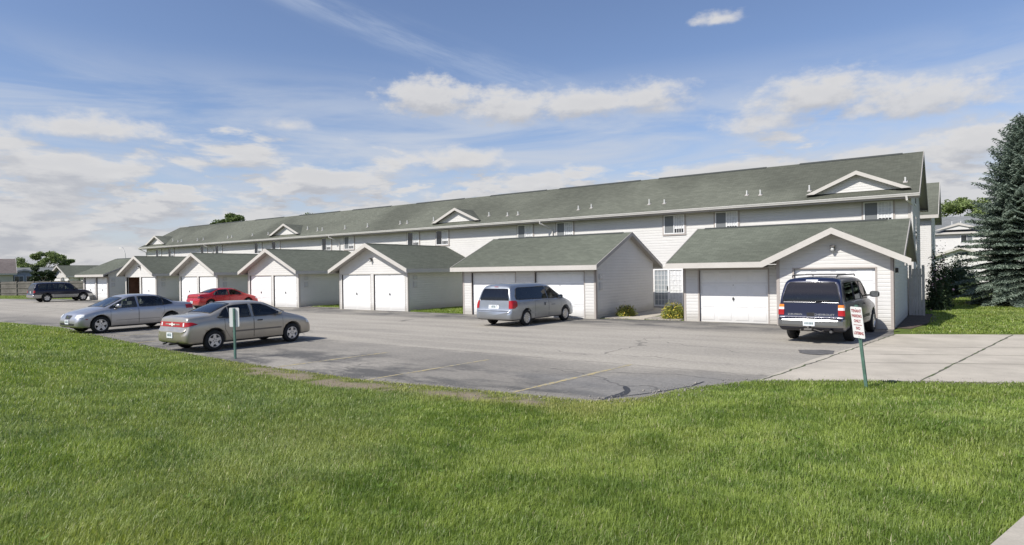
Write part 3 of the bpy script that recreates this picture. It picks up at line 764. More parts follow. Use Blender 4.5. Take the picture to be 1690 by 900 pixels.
for s in (0, 1):      # the cross-gable planes run back into the main slope
    xe = ge0 if s == 0 else ge1
    e = 2.43
    p = [(xe, -fo - .02, e), (ga, -fo - .02, gz_ + .01), (ga, yb_, gz_ + .01), (xe, -fo + .05, e)]
    v = [Vector(q) for q in p]; uv = [(q.y * 3, q.x * 3) for q in v]
    nn = (v[1] - v[0]).cross(v[2] - v[0]); order = [0, 1, 2, 3] if nn.z > 0 else [3, 2, 1, 0]
    rf.add(v, [tuple(order)], 0, [[(v[i].y, (v[i].x - xe) * 1.06) for i in order]])
    w2 = [q - Vector((0, 0, .1)) for q in v]; rf.add(w2, [tuple(order[::-1])], 1, [[(0, 0)] * 4])
rr = rf.build('roof', [M['roof2g'] if 'roof2g' in M else M['roof2'], M['soffit']], T)
rc = MB(); rc.prism([(RX0 + .35, ym - .13, zr - .13 * kq + .012), (RX0 + .35, ym, zr + .03), (RX0 + .35, ym + .13, zr - .13 * kq + .012)], (7.2, 0, 0)); rc.build('ridge_cap', M['ridge'], rr)
fb = MB(); yf_ = -fo - .035
fb.prism([(RX0, yf_, 2.41), (ge0, yf_, 2.41), (ge0 + .01, yf_, 2.205), (RX0, yf_, 2.205)], (0, .035, 0))
fb.prism([(ge0 - .03, yf_ - .012, 2.43), (ga, yf_ - .012, gz_ + .03), (ga, yf_ - .012, gz_ - .19), (ge0 + .02, yf_ - .012, 2.20)], (0, .04, 0))
fb.prism([(ge1 + .02, yf_ - .012, 2.43), (ga, yf_ - .012, gz_ + .03), (ga, yf_ - .012, gz_ - .19), (ge1 + .02, yf_ - .012, 2.21)], (0, .04, 0))
fb.box(7.94, 7.97, yf_, -fo + .7, 2.2, 2.40)
fb.split('fascia', M['trim'], T)
rb = MB()
for xx in (RX0 - .006, RX1 - .024):
    for (y0, y1) in ((-fo + .02 if xx < 1 else yv, ym), (2 * ym + fo, ym)):
        z0_ = ze + (min(y0, 2 * ym - y0) + fo) * kq
        rb.prism([(xx, y0, z0_ + .015), (xx, y1, zr + .012), (xx, y1, zr - .17), (xx, y0, z0_ - .16)], (.03, 0, 0))
rb.split('rake_board', M['rake'], T)
sf = MB(); sf.box(RX0 + .02, ge0, -fo, -.018, 2.205, 2.213); sf.build('soffit', M['soffit'], T)
tr = MB()
tr.box(-.018, .09, -.022, 0, 0, 2.2); tr.box(-.02, -.001, -.022, .1, 0, 2.2)
tr.box(.60, .66, -.024, .10, 0, dt); tr.box(3.36, 3.41, -.024, .10, 0, dt); tr.box(.60, 3.41, -.022, .1, dt, 2.18)
tr.box(gx0 - .02, gx0 + .09, gy - .022, gy, 0, 2.6); tr.box(gx0 - .022, gx0 - .001, gy - .02, gy + .1, 0, 2.2)
tr.box(4.34, 4.40, gy - .024, gy + .1, 0, dt); tr.box(7.03, 7.09, gy - .024, gy + .1, 0, dt); tr.box(4.34, 7.09, gy - .024, gy + .1, dt, dt + .05)
tr.box(W7 - .09, W7 + .018, gy - .022, gy, 0, 2.5); tr.box(W7 + .001, W7 + .02, gy - .022, gy + .1, 0, 2.5)
tr.split('trim', M['trim2'], T)
raised_door(2.70, dt, 4, 4, parent=T, loc=(.66, .07, 0)); raised_door(2.63, dt, 4, 4, parent=T, loc=(4.40, gy + .07, 0))
wall_light(T, ga - .02, gy - .012, 2.86)
mb = MB(); mb.box(W7 + .018, W7 + .10, .1, .3, 1.95, 2.12); mb.build('side_light', M['black'], T)

# ------------------------------------------------------------------ apartment block
def window_part(parent, x, z, y, w_=1.17, h=1.04, opened=False, screen=False, lower=False, nx_=(0, -1)):
    """slider window: left sash dark or screened, right sash with pale curtain and grid"""
    f = MB(); t_ = .05
    f.box(x - .08, x + w_ + .08, y - .032, y, z + h, z + h + .07, 1); f.box(x - .08, x + w_ + .08, y - .04, y, z - .08, z, 1)
    f.box(x - .08, x, y - .032, y, z, z + h, 1); f.box(x + w_, x + w_ + .08, y - .032, y, z, z + h, 1)
    f.box(x, x + t_, y - .05, y, z, z + h); f.box(x + w_ - t_, x + w_, y - .05, y, z, z + h); f.box(x + t_, x + w_ - t_, y - .05, y, z, z + t_); f.box(x + t_, x + w_ - t_, y - .05, y, z + h - t_, z + h)
    f.box(x + w_ / 2 - .025, x + w_ / 2 + .025, y - .052, y, z + t_, z + h - t_)
    o = f.build('window', [M['white'], M['trim2']], parent)
    p = MB(); p.box(x + t_, x + w_ / 2 - .025, y - .022, y - .003, z + t_, z + h - t_); p.build('left_pane' if False else 'pane', M['glass_dark'] if not screen else M['screen'], o)
    c = MB(); n = 14; x0, x1 = x + w_ / 2 + .025, x + w_ - t_
    for i in range(n):
        a, b_ = x0 + (x1 - x0) * i / n, x0 + (x1 - x0) * (i + 1) / n; d = .004 if i % 2 else -.004
        c.quad((a, y - .018 - d, z + t_), (b_, y - .018 + d, z + t_), (b_, y - .018 + d, z + h - t_), (a, y - .018 - d, z + h - t_))
    c.build('curtain', M['curtain'], o)
    g_ = MB(); zz = z + t_ + .34 * h
    for i in range(1, 4): xx = x0 + (x1 - x0) * i / 4; g_.box(xx - .010, xx + .010, y - .042, y - .026, z + t_, z + h - t_)
    for i in range(1, 4): zz = z + t_ + (h - 2 * t_) * i / 4; g_.box(x0, x1, y - .040, y - .028, zz - .010, zz + .010)
    g_.box(x0, x1, y - .026, y - .022, z + t_, z + t_ + .22, 1)
    g_.build('grille', [M['white'], M['glass_dark']], o)
    return o
A_ = thing('apartment_building', 'long two-storey apartment block with pale siding and green shingle roof running behind the garages', 'building', (-1.75, 33.3, 0))
AX0 = -72.3; LW = -AX0
mb = MB(); KR = .54; ye = -.6; ze = 5.38; yr = 4.0; zr = ze + (yr - ye) * KR; DEP = 8.0
siding(mb, (0, 0, 0), (1, 0, 0), (0, -1, 0), [(AX0, 0), (0, 0), (0, 5.22), (AX0, 5.22)], .145)
wz = lambda y: ze + (min(y, DEP - y) - ye) * KR - .14
gp = [(0, 0), (DEP, 0), (DEP, wz(DEP)), (yr, wz(yr)), (0, wz(0))]
siding(mb, (0, 0, 0), (0, 1, 0), (1, 0, 0), gp, .125); siding(mb, (AX0, 0, 0), (0, 1, 0), (-1, 0, 0), gp, .125)
siding(mb, (0, DEP, 0), (1, 0, 0), (0, 1, 0), [(AX0, 0), (0, 0), (0, 5.2), (AX0, 5.2)], .125)
mb.build('wall', M['siding'], A_)
rf = MB(); X0, X1 = -72.85, .38
roof_quad(rf, [(X0, ye, ze), (X1, ye, ze), (X1, yr, zr), (X0, yr, zr)], 0, .10, 1)
roof_quad(rf, [(X0, DEP - ye, ze), (X1, DEP - ye, ze), (X1, yr, zr), (X0, yr, zr)], 0, .10, 1)
rr = rf.build('roof', [M['roof'], M['soffit']], A_)
rc = MB()
x = X0 + 2.
while x < X1 - 2:
    L_ = random.uniform(4.5, 6.5); rc.prism([(x, yr - .16, zr - .16 * KR + .015), (x, yr, zr + .035), (x, yr + .16, zr - .16 * KR + .015)], (min(L_, X1 - .9 - x), 0, 0)); x += L_ + random.uniform(.5, 3.0)
rc.split('ridge_vent', M['ridge'], rr)
rb = MB()
for xx in (X0 - .006, X1 - .024):
    for (y0, y1) in ((ye, yr), (DEP - ye, yr)): rb.prism([(xx, y0, ze + .015), (xx, y1, zr + .015), (xx, y1, zr - .24), (xx, y0, ze - .22)], (.03, 0, 0))
rb.split('rake_board', M['rake'], A_)
sf = MB(); sf.box(X0, X1 - .03, ye, -.018, 5.2, 5.215); sf.box(X0, X1 - .03, DEP + .018, DEP - ye, 5.2, 5.215); sf.build('soffit', M['soffit'], A_)
fb = MB(); fb.box(X0, X1 - .025, ye - .01, ye + .015, 5.17, 5.33); fb.box(X0, X1 - .025, DEP - ye - .015, DEP - ye + .01, 5.17, 5.33); fb.split('fascia', M['trim2'], A_)
gt_ = MB()      # K-style gutter profile swept along the eave
prof = [(ye - .012, 5.25), (ye - .085, 5.25), (ye - .10, 5.30), (ye - .125, 5.35), (ye - .125, 5.375), (ye - .115, 5.375), (ye - .10, 5.345), (ye - .012, 5.335)]
gt_.prism([(X0, a, b_) for a, b_ in prof], (X1 - X0, 0, 0))
gutter = gt_.build('gutter', M['gutter'], A_)
def downspout(x, side):
    d = MB(); d.tube([(x, ye - .07, 5.26), (x, ye - .07, 5.12), (x + side * .35, -.25, 4.92), (x + side * .55, -.07, 4.75), (x + side * .55, -.07, .25)], .042, 6); d.build('downspout', M['gutter'], A_)
for xs_, s_ in ((-39.75, 1), (-19.40, 1), (-58.9, 1)): downspout(xs_, s_)
d = MB(); d.tube([(X1 - .5, ye - .07, 5.26), (X1 - .48, ye - .07, 5.1), (.06, -.05, 4.9), (.06, -.05, .25)], .045, 6); d.build('downspout', M['gutter'], A_)
d = MB(); d.tube([(X0 + .1, ye - .07, 5.26), (AX0 - .05, -.05, 4.85), (AX0 - .05, -.05, .25)], .045, 6); d.build('downspout', M['gutter'], A_)
tr = MB(); tr.box(-.10, .02, -.024, 0, 0, 5.2); tr.box(.001, .022, -.02, .12, 0, 5.2); tr.box(AX0 - .02, AX0 + .1, -.024, 0, 0, 5.2); tr.box(AX0, 0, -.023, .0, 5.09, 5.2); tr.split('trim', M['trim'], A_)
wxs = [-3.6, -10.49, -13.34, -20.32, -23.27, -30.4, -33.25, -40.38, -43.2, -50.25, -53.0, -59.7, -62.45, -69.1, -71.85]
for i, wx in enumerate(wxs):
    window_part(A_, wx + 1.75, 4.12, -.015, screen=(i in (0, 1, 2, 3, 4, 7)))
# patio door seen between two garages
po = MB(); x0 = -14.0 + 1.75 + .02; y = -.015
po.box(x0 - .1, x0, y - .04, y, .12, 2.2, 1); po.box(x0 + 1.7, x0 + 1.8, y - .04, y, .12, 2.2, 1); po.box(x0 - .1, x0 + 1.8, y - .04, y, 2.2, 2.3, 1); po.box(x0 - .1, x0 + 1.8, y - .10, y, .04, .12, 1)
po.box(x0, x0 + .07, y - .06, y, .12, 2.2); po.box(x0 + .83, x0 + .93, y - .065, y, .12, 2.2); po.box(x0 + 1.63, x0 + 1.7, y - .06, y, .12, 2.2); po.box(x0 + .07, x0 + 1.63, y - .06, y, 2.12, 2.2); po.box(x0 + .07, x0 + 1.63, y - .06, y, .12, .20)
pd = po.build('patio_door', [M['white'], M['trim']], A_)
pm = mat('patio_glass', (.30, .33, .35), .12, spec=.8)
g_ = MB(); g_.box(x0 + .07, x0 + .83, y - .02, y - .004, .20, 2.12); g_.box(x0 + .93, x0 + 1.63, y - .02, y - .004, .20, 2.12, 1); g_.build('pane', [pm, M['curtain']], pd)
g_ = MB()
for xa, xb in ((x0 + .07, x0 + .83), (x0 + .93, x0 + 1.63)):
    for i in range(1, 4): xx = xa + (xb - xa) * i / 4; g_.box(xx - .009, xx + .009, y - .036, y - .022, .2, 2.12)
    for i in range(1, 7): zz = .2 + 1.92 * i / 7; g_.box(xa, xb, y - .034, y - .024, zz - .009, zz + .009)
g_.build('grille', M['white'], pd)
g_ = MB(); g_.box(x0 + .80, x0 + .84, y - .10, y - .066, 1.0, 1.25); g_.build('handle', M['black'], pd)
# windows in the end gable
for (yy, z0, z1, wd) in ((2.6, 2.9, 4.55, .9), (2.6, 5.2, 6.0, .9), (2.6, .9, 2.2, .9)):
    w_ = MB(); w_.box(.016, .05, yy - .08, yy + wd + .08, z0 - .08, z1 + .08); o_ = w_.build('window', M['white'], A_)
    p_ = MB(); p_.box(.05, .056, yy, yy + wd * .48, z0, z1); p_.box(.05, .056, yy + wd * .52, yy + wd, z0, z1); p_.build('pane', M['glass_dark'], o_)
# false gables sitting on the roof slope
def dormer(cx, hw=2.13, face=-.08, zb=5.66, za=6.60):
    cx += 1.75; zf = lambda y: ze + (y - ye) * KR
    ki = (za - zb) / hw
    o_ = MB()
    yb2 = ye + (za - ze) / KR
    for s in (-1, 1):
        xe = cx + s * hw; v = [Vector((xe, face - .28, zb)), Vector((cx, face - .28, za)), Vector((cx, yb2, za)), Vector((xe, face, zb - .02))]
        nn = (v[1] - v[0]).cross(v[2] - v[0]); od = [0, 1, 2, 3] if nn.z > 0 else [3, 2, 1, 0]
        o_.add(v, [tuple(od)], 0, [[(v[i].y, (v[i].x - xe) * 1.05) for i in od]])
        v2 = [q - Vector((0, 0, .07)) for q in v]; o_.add(v2, [tuple(od[::-1])], 1, [[(0, 0)] * 4])
    do = o_.build('roof_gable', [M['roof'], M['soffit']], A_)
    s_ = MB(); siding(s_, (cx, face, 0), (1, 0, 0), (0, -1, 0), [(-hw * .86, zb + .02), (hw * .86, zb + .02), (0, za - .12)], .118)
    s_.build('gable_wall', M['siding'], do)
    f_ = MB()
    for s in (-1, 1):
        xe = cx + s * (hw + .04)
        f_.prism([(xe, face - .31, zb + .0), (cx, face - .31, za + .03), (cx, face - .31, za - .15), (xe - s * .38, face - .31, zb - .0)], (0, .035, 0))
    f_.split('rake_board', M['trim'], do)
for cx in (-3.85, -28.35, -48.05, -71.5): dormer(cx)
VP = [(-9.0, 33.82), (-8.3, 33.72), (-5.98, 33.73), (-1.97, 33.89), (-18.98, 33.66), (-18.14, 33.77), (-14.35, 33.64), (-13.43, 33.6), (-24.3, 33.58), (-23.45, 33.59), (-26.0, 33.79), (-46.0, 33.93),
      (-44.09, 33.51), (-43.46, 33.52), (-40.55, 33.51), (-37.88, 33.52), (-34.34, 33.61), (-33.58, 33.59), (-31.0, 33.68), (-69.0, 33.7), (-67.29, 33.4), (-66.6, 33.42), (-63.36, 33.41), (-62.3, 33.45),
      (-57.76, 33.44), (-57.16, 33.5), (-53.76, 33.55), (-51.24, 33.55)]
for (vx, vy) in VP:
    yy = vy - 33.3; z0 = ze + (yy - ye) * KR; hh = random.uniform(.22, .30)
    v = MB(); v.tube([(vx + 1.75, yy, z0 - .05), (vx + 1.75, yy, z0 + hh)], .036, 10); o_ = v.build('vent_pipe', M['pipe'], A_)
    f_ = MB(); f_.prism([(vx + 1.66, yy - .1, z0 - .1 * KR + .01), (vx + 1.84, yy - .1, z0 - .1 * KR + .01), (vx + 1.84, yy + .1, z0 + .1 * KR + .01), (vx + 1.66, yy + .1, z0 + .1 * KR + .01)], (0, 0, .012)); f_.build('flashing', M['rake'], o_)

# ------------------------------------------------------------------ neighbouring buildings
def plain_house(name, label, loc, rz, w_, depth, he, hr, wallm, roofm, ov=.4, wins=(), axis='x', cat='house', vents=()):
    """simple gabled house; ridge along local x (axis x) or along y"""
    T = thing(name, label, cat, loc, rz)
    mb = MB()
    def gable(o_, u, n, L):
        siding(mb, o_, u, n, [(0, 0), (L, 0), (L, he), (L / 2, hr - .15), (0, he)], .125)
    def rect(o_, u, n, L): siding(mb, o_, u, n, [(0, 0), (L, 0), (L, he), (0, he)], .125)
    rf = MB(); th = .12; fb = MB()
    if axis == 'x':
        rect((0, 0, 0), (1, 0, 0), (0, -1, 0), w_); rect((0, depth, 0), (1, 0, 0), (0, 1, 0), w_)
        gable((0, 0, 0), (0, 1, 0), (-1, 0, 0), depth); gable((w_, 0, 0), (0, 1, 0), (1, 0, 0), depth)
        k = (hr - he) / (depth / 2 + ov); e = he + .02
        for y0 in (-ov, depth + ov): roof_quad(rf, [(-ov, y0, e), (w_ + ov, y0, e), (w_ + ov, depth / 2, hr), (-ov, depth / 2, hr)], 0, th, 1)
        fb.box(-ov, w_ + ov, -ov - .03, -ov, e - .22, e - .02); fb.box(-ov, w_ + ov, depth + ov, depth + ov + .03, e - .22, e - .02)
        for xx in (-ov - .02, w_ + ov):
            for y0 in (-ov, depth + ov): fb.prism([(xx, y0, e + .01), (xx, depth / 2, hr + .01), (xx, depth / 2, hr - .22), (xx, y0, e - .21)], (.03, 0, 0))
    else:
        gable((0, 0, 0), (1, 0, 0), (0, -1, 0), w_); gable((0, depth, 0), (1, 0, 0), (0, 1, 0), w_)
        rect((0, 0, 0), (0, 1, 0), (-1, 0, 0), depth); rect((w_, 0, 0), (0, 1, 0), (1, 0, 0), depth)
        e = he + .02
        for x0 in (-ov, w_ + ov): roof_quad(rf, [(x0, -ov, e), (x0, depth + ov, e), (w_ / 2, depth + ov, hr), (w_ / 2, -ov, hr)], 0, th, 1)
        for x0, s in ((-ov, -1), (w_ + ov, 1)):
            fb.box(x0 - .015, x0 + .015, -ov, depth + ov, e - .22, e - .03)
            fb.prism([(x0, -ov - .03, e + .01), (w_ / 2, -ov - .03, hr + .01), (w_ / 2, -ov - .03, hr - .24), (x0, -ov - .03, e - .21)], (0, .03, 0))
    mb.build('wall', wallm, T); rf.build('roof', [roofm, M['soffit']], T); fb.split('fascia', M['trim'], T)
    for (x, z, ww, hh) in wins:
        f = MB(); f.box(x - .07, x + ww + .07, -.045, -.012, z - .07, z + hh + .07); o_ = f.build('window', M['white'], T)
        p = MB(); p.box(x, x + ww * .48, -.052, -.046, z, z + hh); p.box(x + ww * .52, x + ww, -.052, -.046, z, z + hh, 1); p.build('pane', [M['glass_dark'], M['screen']], o_)
    return T
# second block behind
B2 = plain_house('apartment_building', 'apartment block end wall seen just past the right gable of the long block', (-31.5, 46.9, 0), 0, 30.1, 8, 5.3, 7.75, M['siding'], M['roof'], wins=[(2, 4.1, 1.2, 1.0), (12, 4.1, 1.2, 1.0), (22, 4.1, 1.2, 1.)], cat='building', ov=.38)
mb = MB()
for (yy, z0, z1, wd) in ((3.4, 2.9, 4.3, .9),):
    mb.box(30.116, 30.15, yy - .08, yy + wd + .08, z0 - .08, z1 + .08)
mb.build('window', M['white'], B2)
B3 = plain_house('apartment_building', 'distant two-storey apartment block with gabled garage, seen between the end gable and the spruce', (-12, 84., 0), 0, 26., 9, 5.75, 7.75, M['siding'], M['roof4'], wins=[(12.2, 4.6, 1.0, .8), (16.3, 4.6, 1.0, .8)], cat='building')
o_ = MB(); cx = 12.0; zb, za, hw = 6.0, 6.75, 2.2
for s in (-1, 1):
    o_.prism([(cx + s * hw, -.75, zb), (cx, -.75, za), (cx, -.75, za - .26), (cx + s * hw * .82, -.75, zb)], (0, .08, 0))
    v = [Vector((cx + s * hw, -.7, zb)), Vector((cx, -.7, za)), Vector((cx, 1.4, za))]; od = (0, 1, 2) if (v[1] - v[0]).cross(v[2] - v[0]).z > 0 else (2, 1, 0); o_.add(v, [od], 1)
do = o_.build('roof_gable', [M['trim'], M['roof4']], B3)
s_ = MB(); siding(s_, (cx, -.6, 0), (1, 0, 0), (0, -1, 0), [(-hw * .86, zb), (hw * .86, zb), (0, za - .12)], .12); s_.build('gable_wall', M['siding'], do)
for vx in (11.4, 12.2):
    v = MB(); v.tube([(vx, .8, 6.3), (vx, .8, 7.0)], .05, 8); v.build('vent_pipe', M['pipe'], B3)
G8 = plain_house('garage', 'far gabled garage wall in front of the distant apartment block', (-2.2, 74., 0), 0, 4.6, 8, 2.95, 3.95, M['siding'], M['roof4'], ov=.35, axis='y', cat='garage')
raised_door(2.4, 2.1, 4, 4, parent=G8, loc=(1.1, -.06, 0), handle=False); wall_light(G8, 2.3, -.015, 3.1)
G9 = plain_house('garage', 'far low garage with a level eave left of the far gabled garage', (-6.9, 74.6, 0), 0, 4.3, 7.5, 2.9, 4.3, M['siding'], M['roof4'], ov=.3, cat='garage')
# garages beyond the row on the left
Gn = gable_garage('small gabled garage far left, partly hidden by the dark wagon-bodied vehicle', -110.2, 6.0, 36.2, 7, [(.3, 2.8), (3.1, 5.7)], group=GG, apex=3.95, meterbox=False)
Gq = plain_house('garage', 'farther garage roof rising behind the far left gabled garage', (-104.0, 37.5, 0), 0, 14, 8.0, 2.4, 4.3, M['siding'], M['roof4'], ov=.4, cat='garage')
Bq = plain_house('apartment_building', 'far apartment roof with a small white gable behind the left garages', (-165, 70, 0), 0, 30, 12, 4.4, 6.3, M['siding'], M['roof3'], cat='building')
mb = MB()
for s in (-1, 1): mb.prism([(9 + s * 2.6, -.6, 4.3), (9, -.6, 6.3), (9, -.6, 5.7), (9 + s * 1.9, -.6, 4.3)], (0, .1, 0))
mb.build('roof_gable', M['trim'], Bq)
M['bluesiding'] = dirty('blue_grey_siding', (.36, .40, .45), .6, .05)
M['beigesiding'] = dirty('beige_siding', (.50, .48, .42), .6, .05)
def at_px(px_, dist):
    d = M3 @ Vector(((px_ - 845) / FPX, (450 - 458) / FPX, 1)); d.z = 0; d.normalize(); return d * dist
p = at_px(41, 122); q = math.atan2(p.x, p.y)
Hb = plain_house('house', 'small blue-grey house with dark shutters beyond the wooden fence', (p.x, p.y, 0), -q, 5.4, 7, 2.75, 3.55, M['bluesiding'], M['roof4'], ov=.35, axis='y', wins=[(1.5, 1.35, 1.0, 1.1), (2.9, 1.35, 1.0, 1.1)])
Hb.location = Vector((p.x, p.y, 0)) - Matrix.Rotation(-q, 3, 'Z') @ Vector((2.7, 0, 0))
mb = MB(); [mb.box(x, x + .42, -.06, -.012, 1.3, 2.5) for x in (.98, 4.0)]; mb.build('shutter', mat('shutter', (.03, .045, .08), .6), Hb)
p = at_px(44, 131)
Hc = plain_house('house', 'grey roofed house behind the blue-grey one', (p.x, p.y, 0), -q, 9, 8, 2.7, 3.95, M['beigesiding'], M['roof4'], ov=.3)
Hc.location = Vector((p.x, p.y, 0)) - Matrix.Rotation(-q, 3, 'Z') @ Vector((5.2, 0, 0))
p = at_px(-15, 112); q = math.atan2(p.x, p.y)
Ha = plain_house('house', 'beige house with a brown roof at the far left edge behind the fence', (p.x, p.y, 0), -q, 16, 9, 2.85, 5.0, M['beigesiding'], M['roof3'], ov=.4)
Ha.location = Vector((p.x, p.y, 0)) - Matrix.Rotation(-q, 3, 'Z') @ Vector((13.6, 0, 0))

# wooden privacy fence, left
def board_fence(label, a, b_, h, m, bw=.14, step_post=2.4, posts_front=True):
    a = Vector((*a, 0)); b_ = Vector((*b_, 0)); L_ = (b_ - a).length; ang = math.atan2(b_.y - a.y, b_.x - a.x)
    T = thing('fence', label, 'fence', a, ang)
    mb = MB(); x = 0
    while x < L_ - bw:
        hh = h + random.uniform(-.02, .02); mb.box(x, x + bw - .012, .0 + random.uniform(0, .006), .02 + random.uniform(.0, .006), .03, hh); x += bw
    mb.build('board', m, T)
    x = 0
    while x <= L_ + .01:
        p = MB(); p.box(x - .05, x + .05, -.09, -.001, 0, h + .08); p.build('post', m, T); x += step_post
    r = MB(); [r.box(0, L_, -.045, -.002, z, z + .09) for z in (.3, h * .52, h - .25)]; r.build('rail', m, T)
    return T
M['fencewood'] = dirty('weathered_wood', (.20, .185, .165), .85, .18, 1.2, .2)
M['fencepaint'] = dirty('grey_fence_paint', (.42, .40, .375), .75, .08, 3.)
board_fence('weathered grey wooden privacy fence at the far left edge of the lot', (-112, 18.5), (-86.5, 31.8), 1.75, M['fencewood'])
T = thing('privacy_screen', 'narrow grey board privacy screen at the right corner of the apartment block', 'fence', (-1.78, 32.0, 0))
mb = MB(); x = 0
for i in range(5): mb.box(x, x + .105, 0, .02, .03, 2.05 + (.16 if i in (0, 4) else 0)); x += .118
mb.build('board', M['fencepaint'], T)
mb = MB(); mb.box(0, .58, .021, .06, .3, .39); mb.box(0, .58, .021, .06, 1.7, 1.79); mb.build('rail', M['fencepaint'], T)
mb = MB(); [mb.box(0, .02, .08 + i * .118, .18 + i * .118, .03, 2.05) for i in range(9)]; mb.build('return_board', M['fencepaint'], T)
# street lamp far left
p = at_px(208, 100); T = thing('street_lamp', 'tall grey street lamp rising behind the left garages', 'street lamp', (p.x, p.y, 0))
mb = MB(); mb.tube([(0, 0, 0), (0, 0, 4.6)], .09, 8, r2=.06); mb.build('pole', M['gutter'], T)
mb = MB(); mb.tube([(0, 0, 4.5), (-.12, -.02, 5.3), (-.5, -.05, 5.9), (-1.05, -.1, 6.1)], .05, 8); mb.build('arm', M['gutter'], T)
mb = MB(); mb.prism([(-1.7, -.16, 6.05), (-1.0, -.16, 6.02), (-1.0, -.16, 6.14), (-1.35, -.16, 6.22), (-1.65, -.16, 6.15)], (0, .3, 0)); mb.build('lamp_head', M['gutter'], T)
# ------------------------------------------------------------------ vehicles
def chaikin(A, it):
    for _ in range(it):
        q = .75 * A[:-1] + .25 * A[1:]; r = .25 * A[:-1] + .75 * A[1:]
        B = np.empty((2 * len(q) + 2,) + A.shape[1:]); B[0] = A[0]; B[-1] = A[-1]; B[1:-1:2] = q; B[2:-1:2] = r; A = B
    return A
def ring(y, W, zb, zbelt, wt, zt, crown):
    zm = zb + .52 * (zbelt - zb)
    cab = zt - zbelt > .25
    pts = [(0, zb), (W * .80, zb), (W * .955, zb + .015), (W * .985, zb + .14 * (zbelt - zb)), (W, zm), (W * .995, zbelt - .22 * (zbelt - zb)), (W * .965, zbelt - .03), (W * .94, zbelt + .005)]
    if cab: pts += [(W * .94 * .5 + (wt + .03) * .5, (zbelt + zt - .05) / 2), (wt + .035, zt - .085), (wt - .03, zt - .012), (wt * .72, zt + crown * .55), (wt * .35, zt + crown * .92), (0, zt + crown)]
    else:
        h = zt - zbelt; pts += [(W * .93 * .6 + wt * .4, zbelt + h * .45), (wt + .03, zbelt + h * .80), (wt - .04, zt), (wt * .72, zt + crown * .5), (wt * .35, zt + crown * .9), (0, zt + crown)]
    return [(x, y, z) for x, z in pts]
def body_mesh(stations, it=(2, 2)):
    C = np.array([ring(*s) for s in stations])
    C = chaikin(C, it[0]); C = np.swapaxes(chaikin(np.swapaxes(C, 0, 1), it[1]), 0, 1)
    S, N = C.shape[:2]
    mir = C[:, 1:-1][:, ::-1] * np.array([-1, 1, 1]); G = np.concatenate([C, mir], 1); n = G.shape[1]
    vs = G.reshape(-1, 3).tolist(); fs = []
    for i in range(S - 1):
        for j in range(n):
            k = (j + 1) % n; fs.append((i * n + j, (i + 1) * n + j, (i + 1) * n + k, i * n + k))
    fs.append(tuple(range(n))); fs.append(tuple(range((S - 1) * n, S * n))[::-1])
    bm = bmesh.new(); bv = [bm.verts.new(v) for v in vs]
    for f in fs: bm.faces.new([bv[i] for i in f])
    bmesh.ops.recalc_face_normals(bm, faces=bm.faces)
    return bm
def arm(co, idx):
    bmm = bmesh.new(); bmm.from_mesh(co.data); bmesh.ops.recalc_face_normals(bmm, faces=bmm.faces)
    co.data.materials.clear(); [co.data.materials.append(M['dark']) for _ in range(4)]
    for f in bmm.faces: f.material_index = idx
    bmm.to_mesh(co.data); bmm.free()
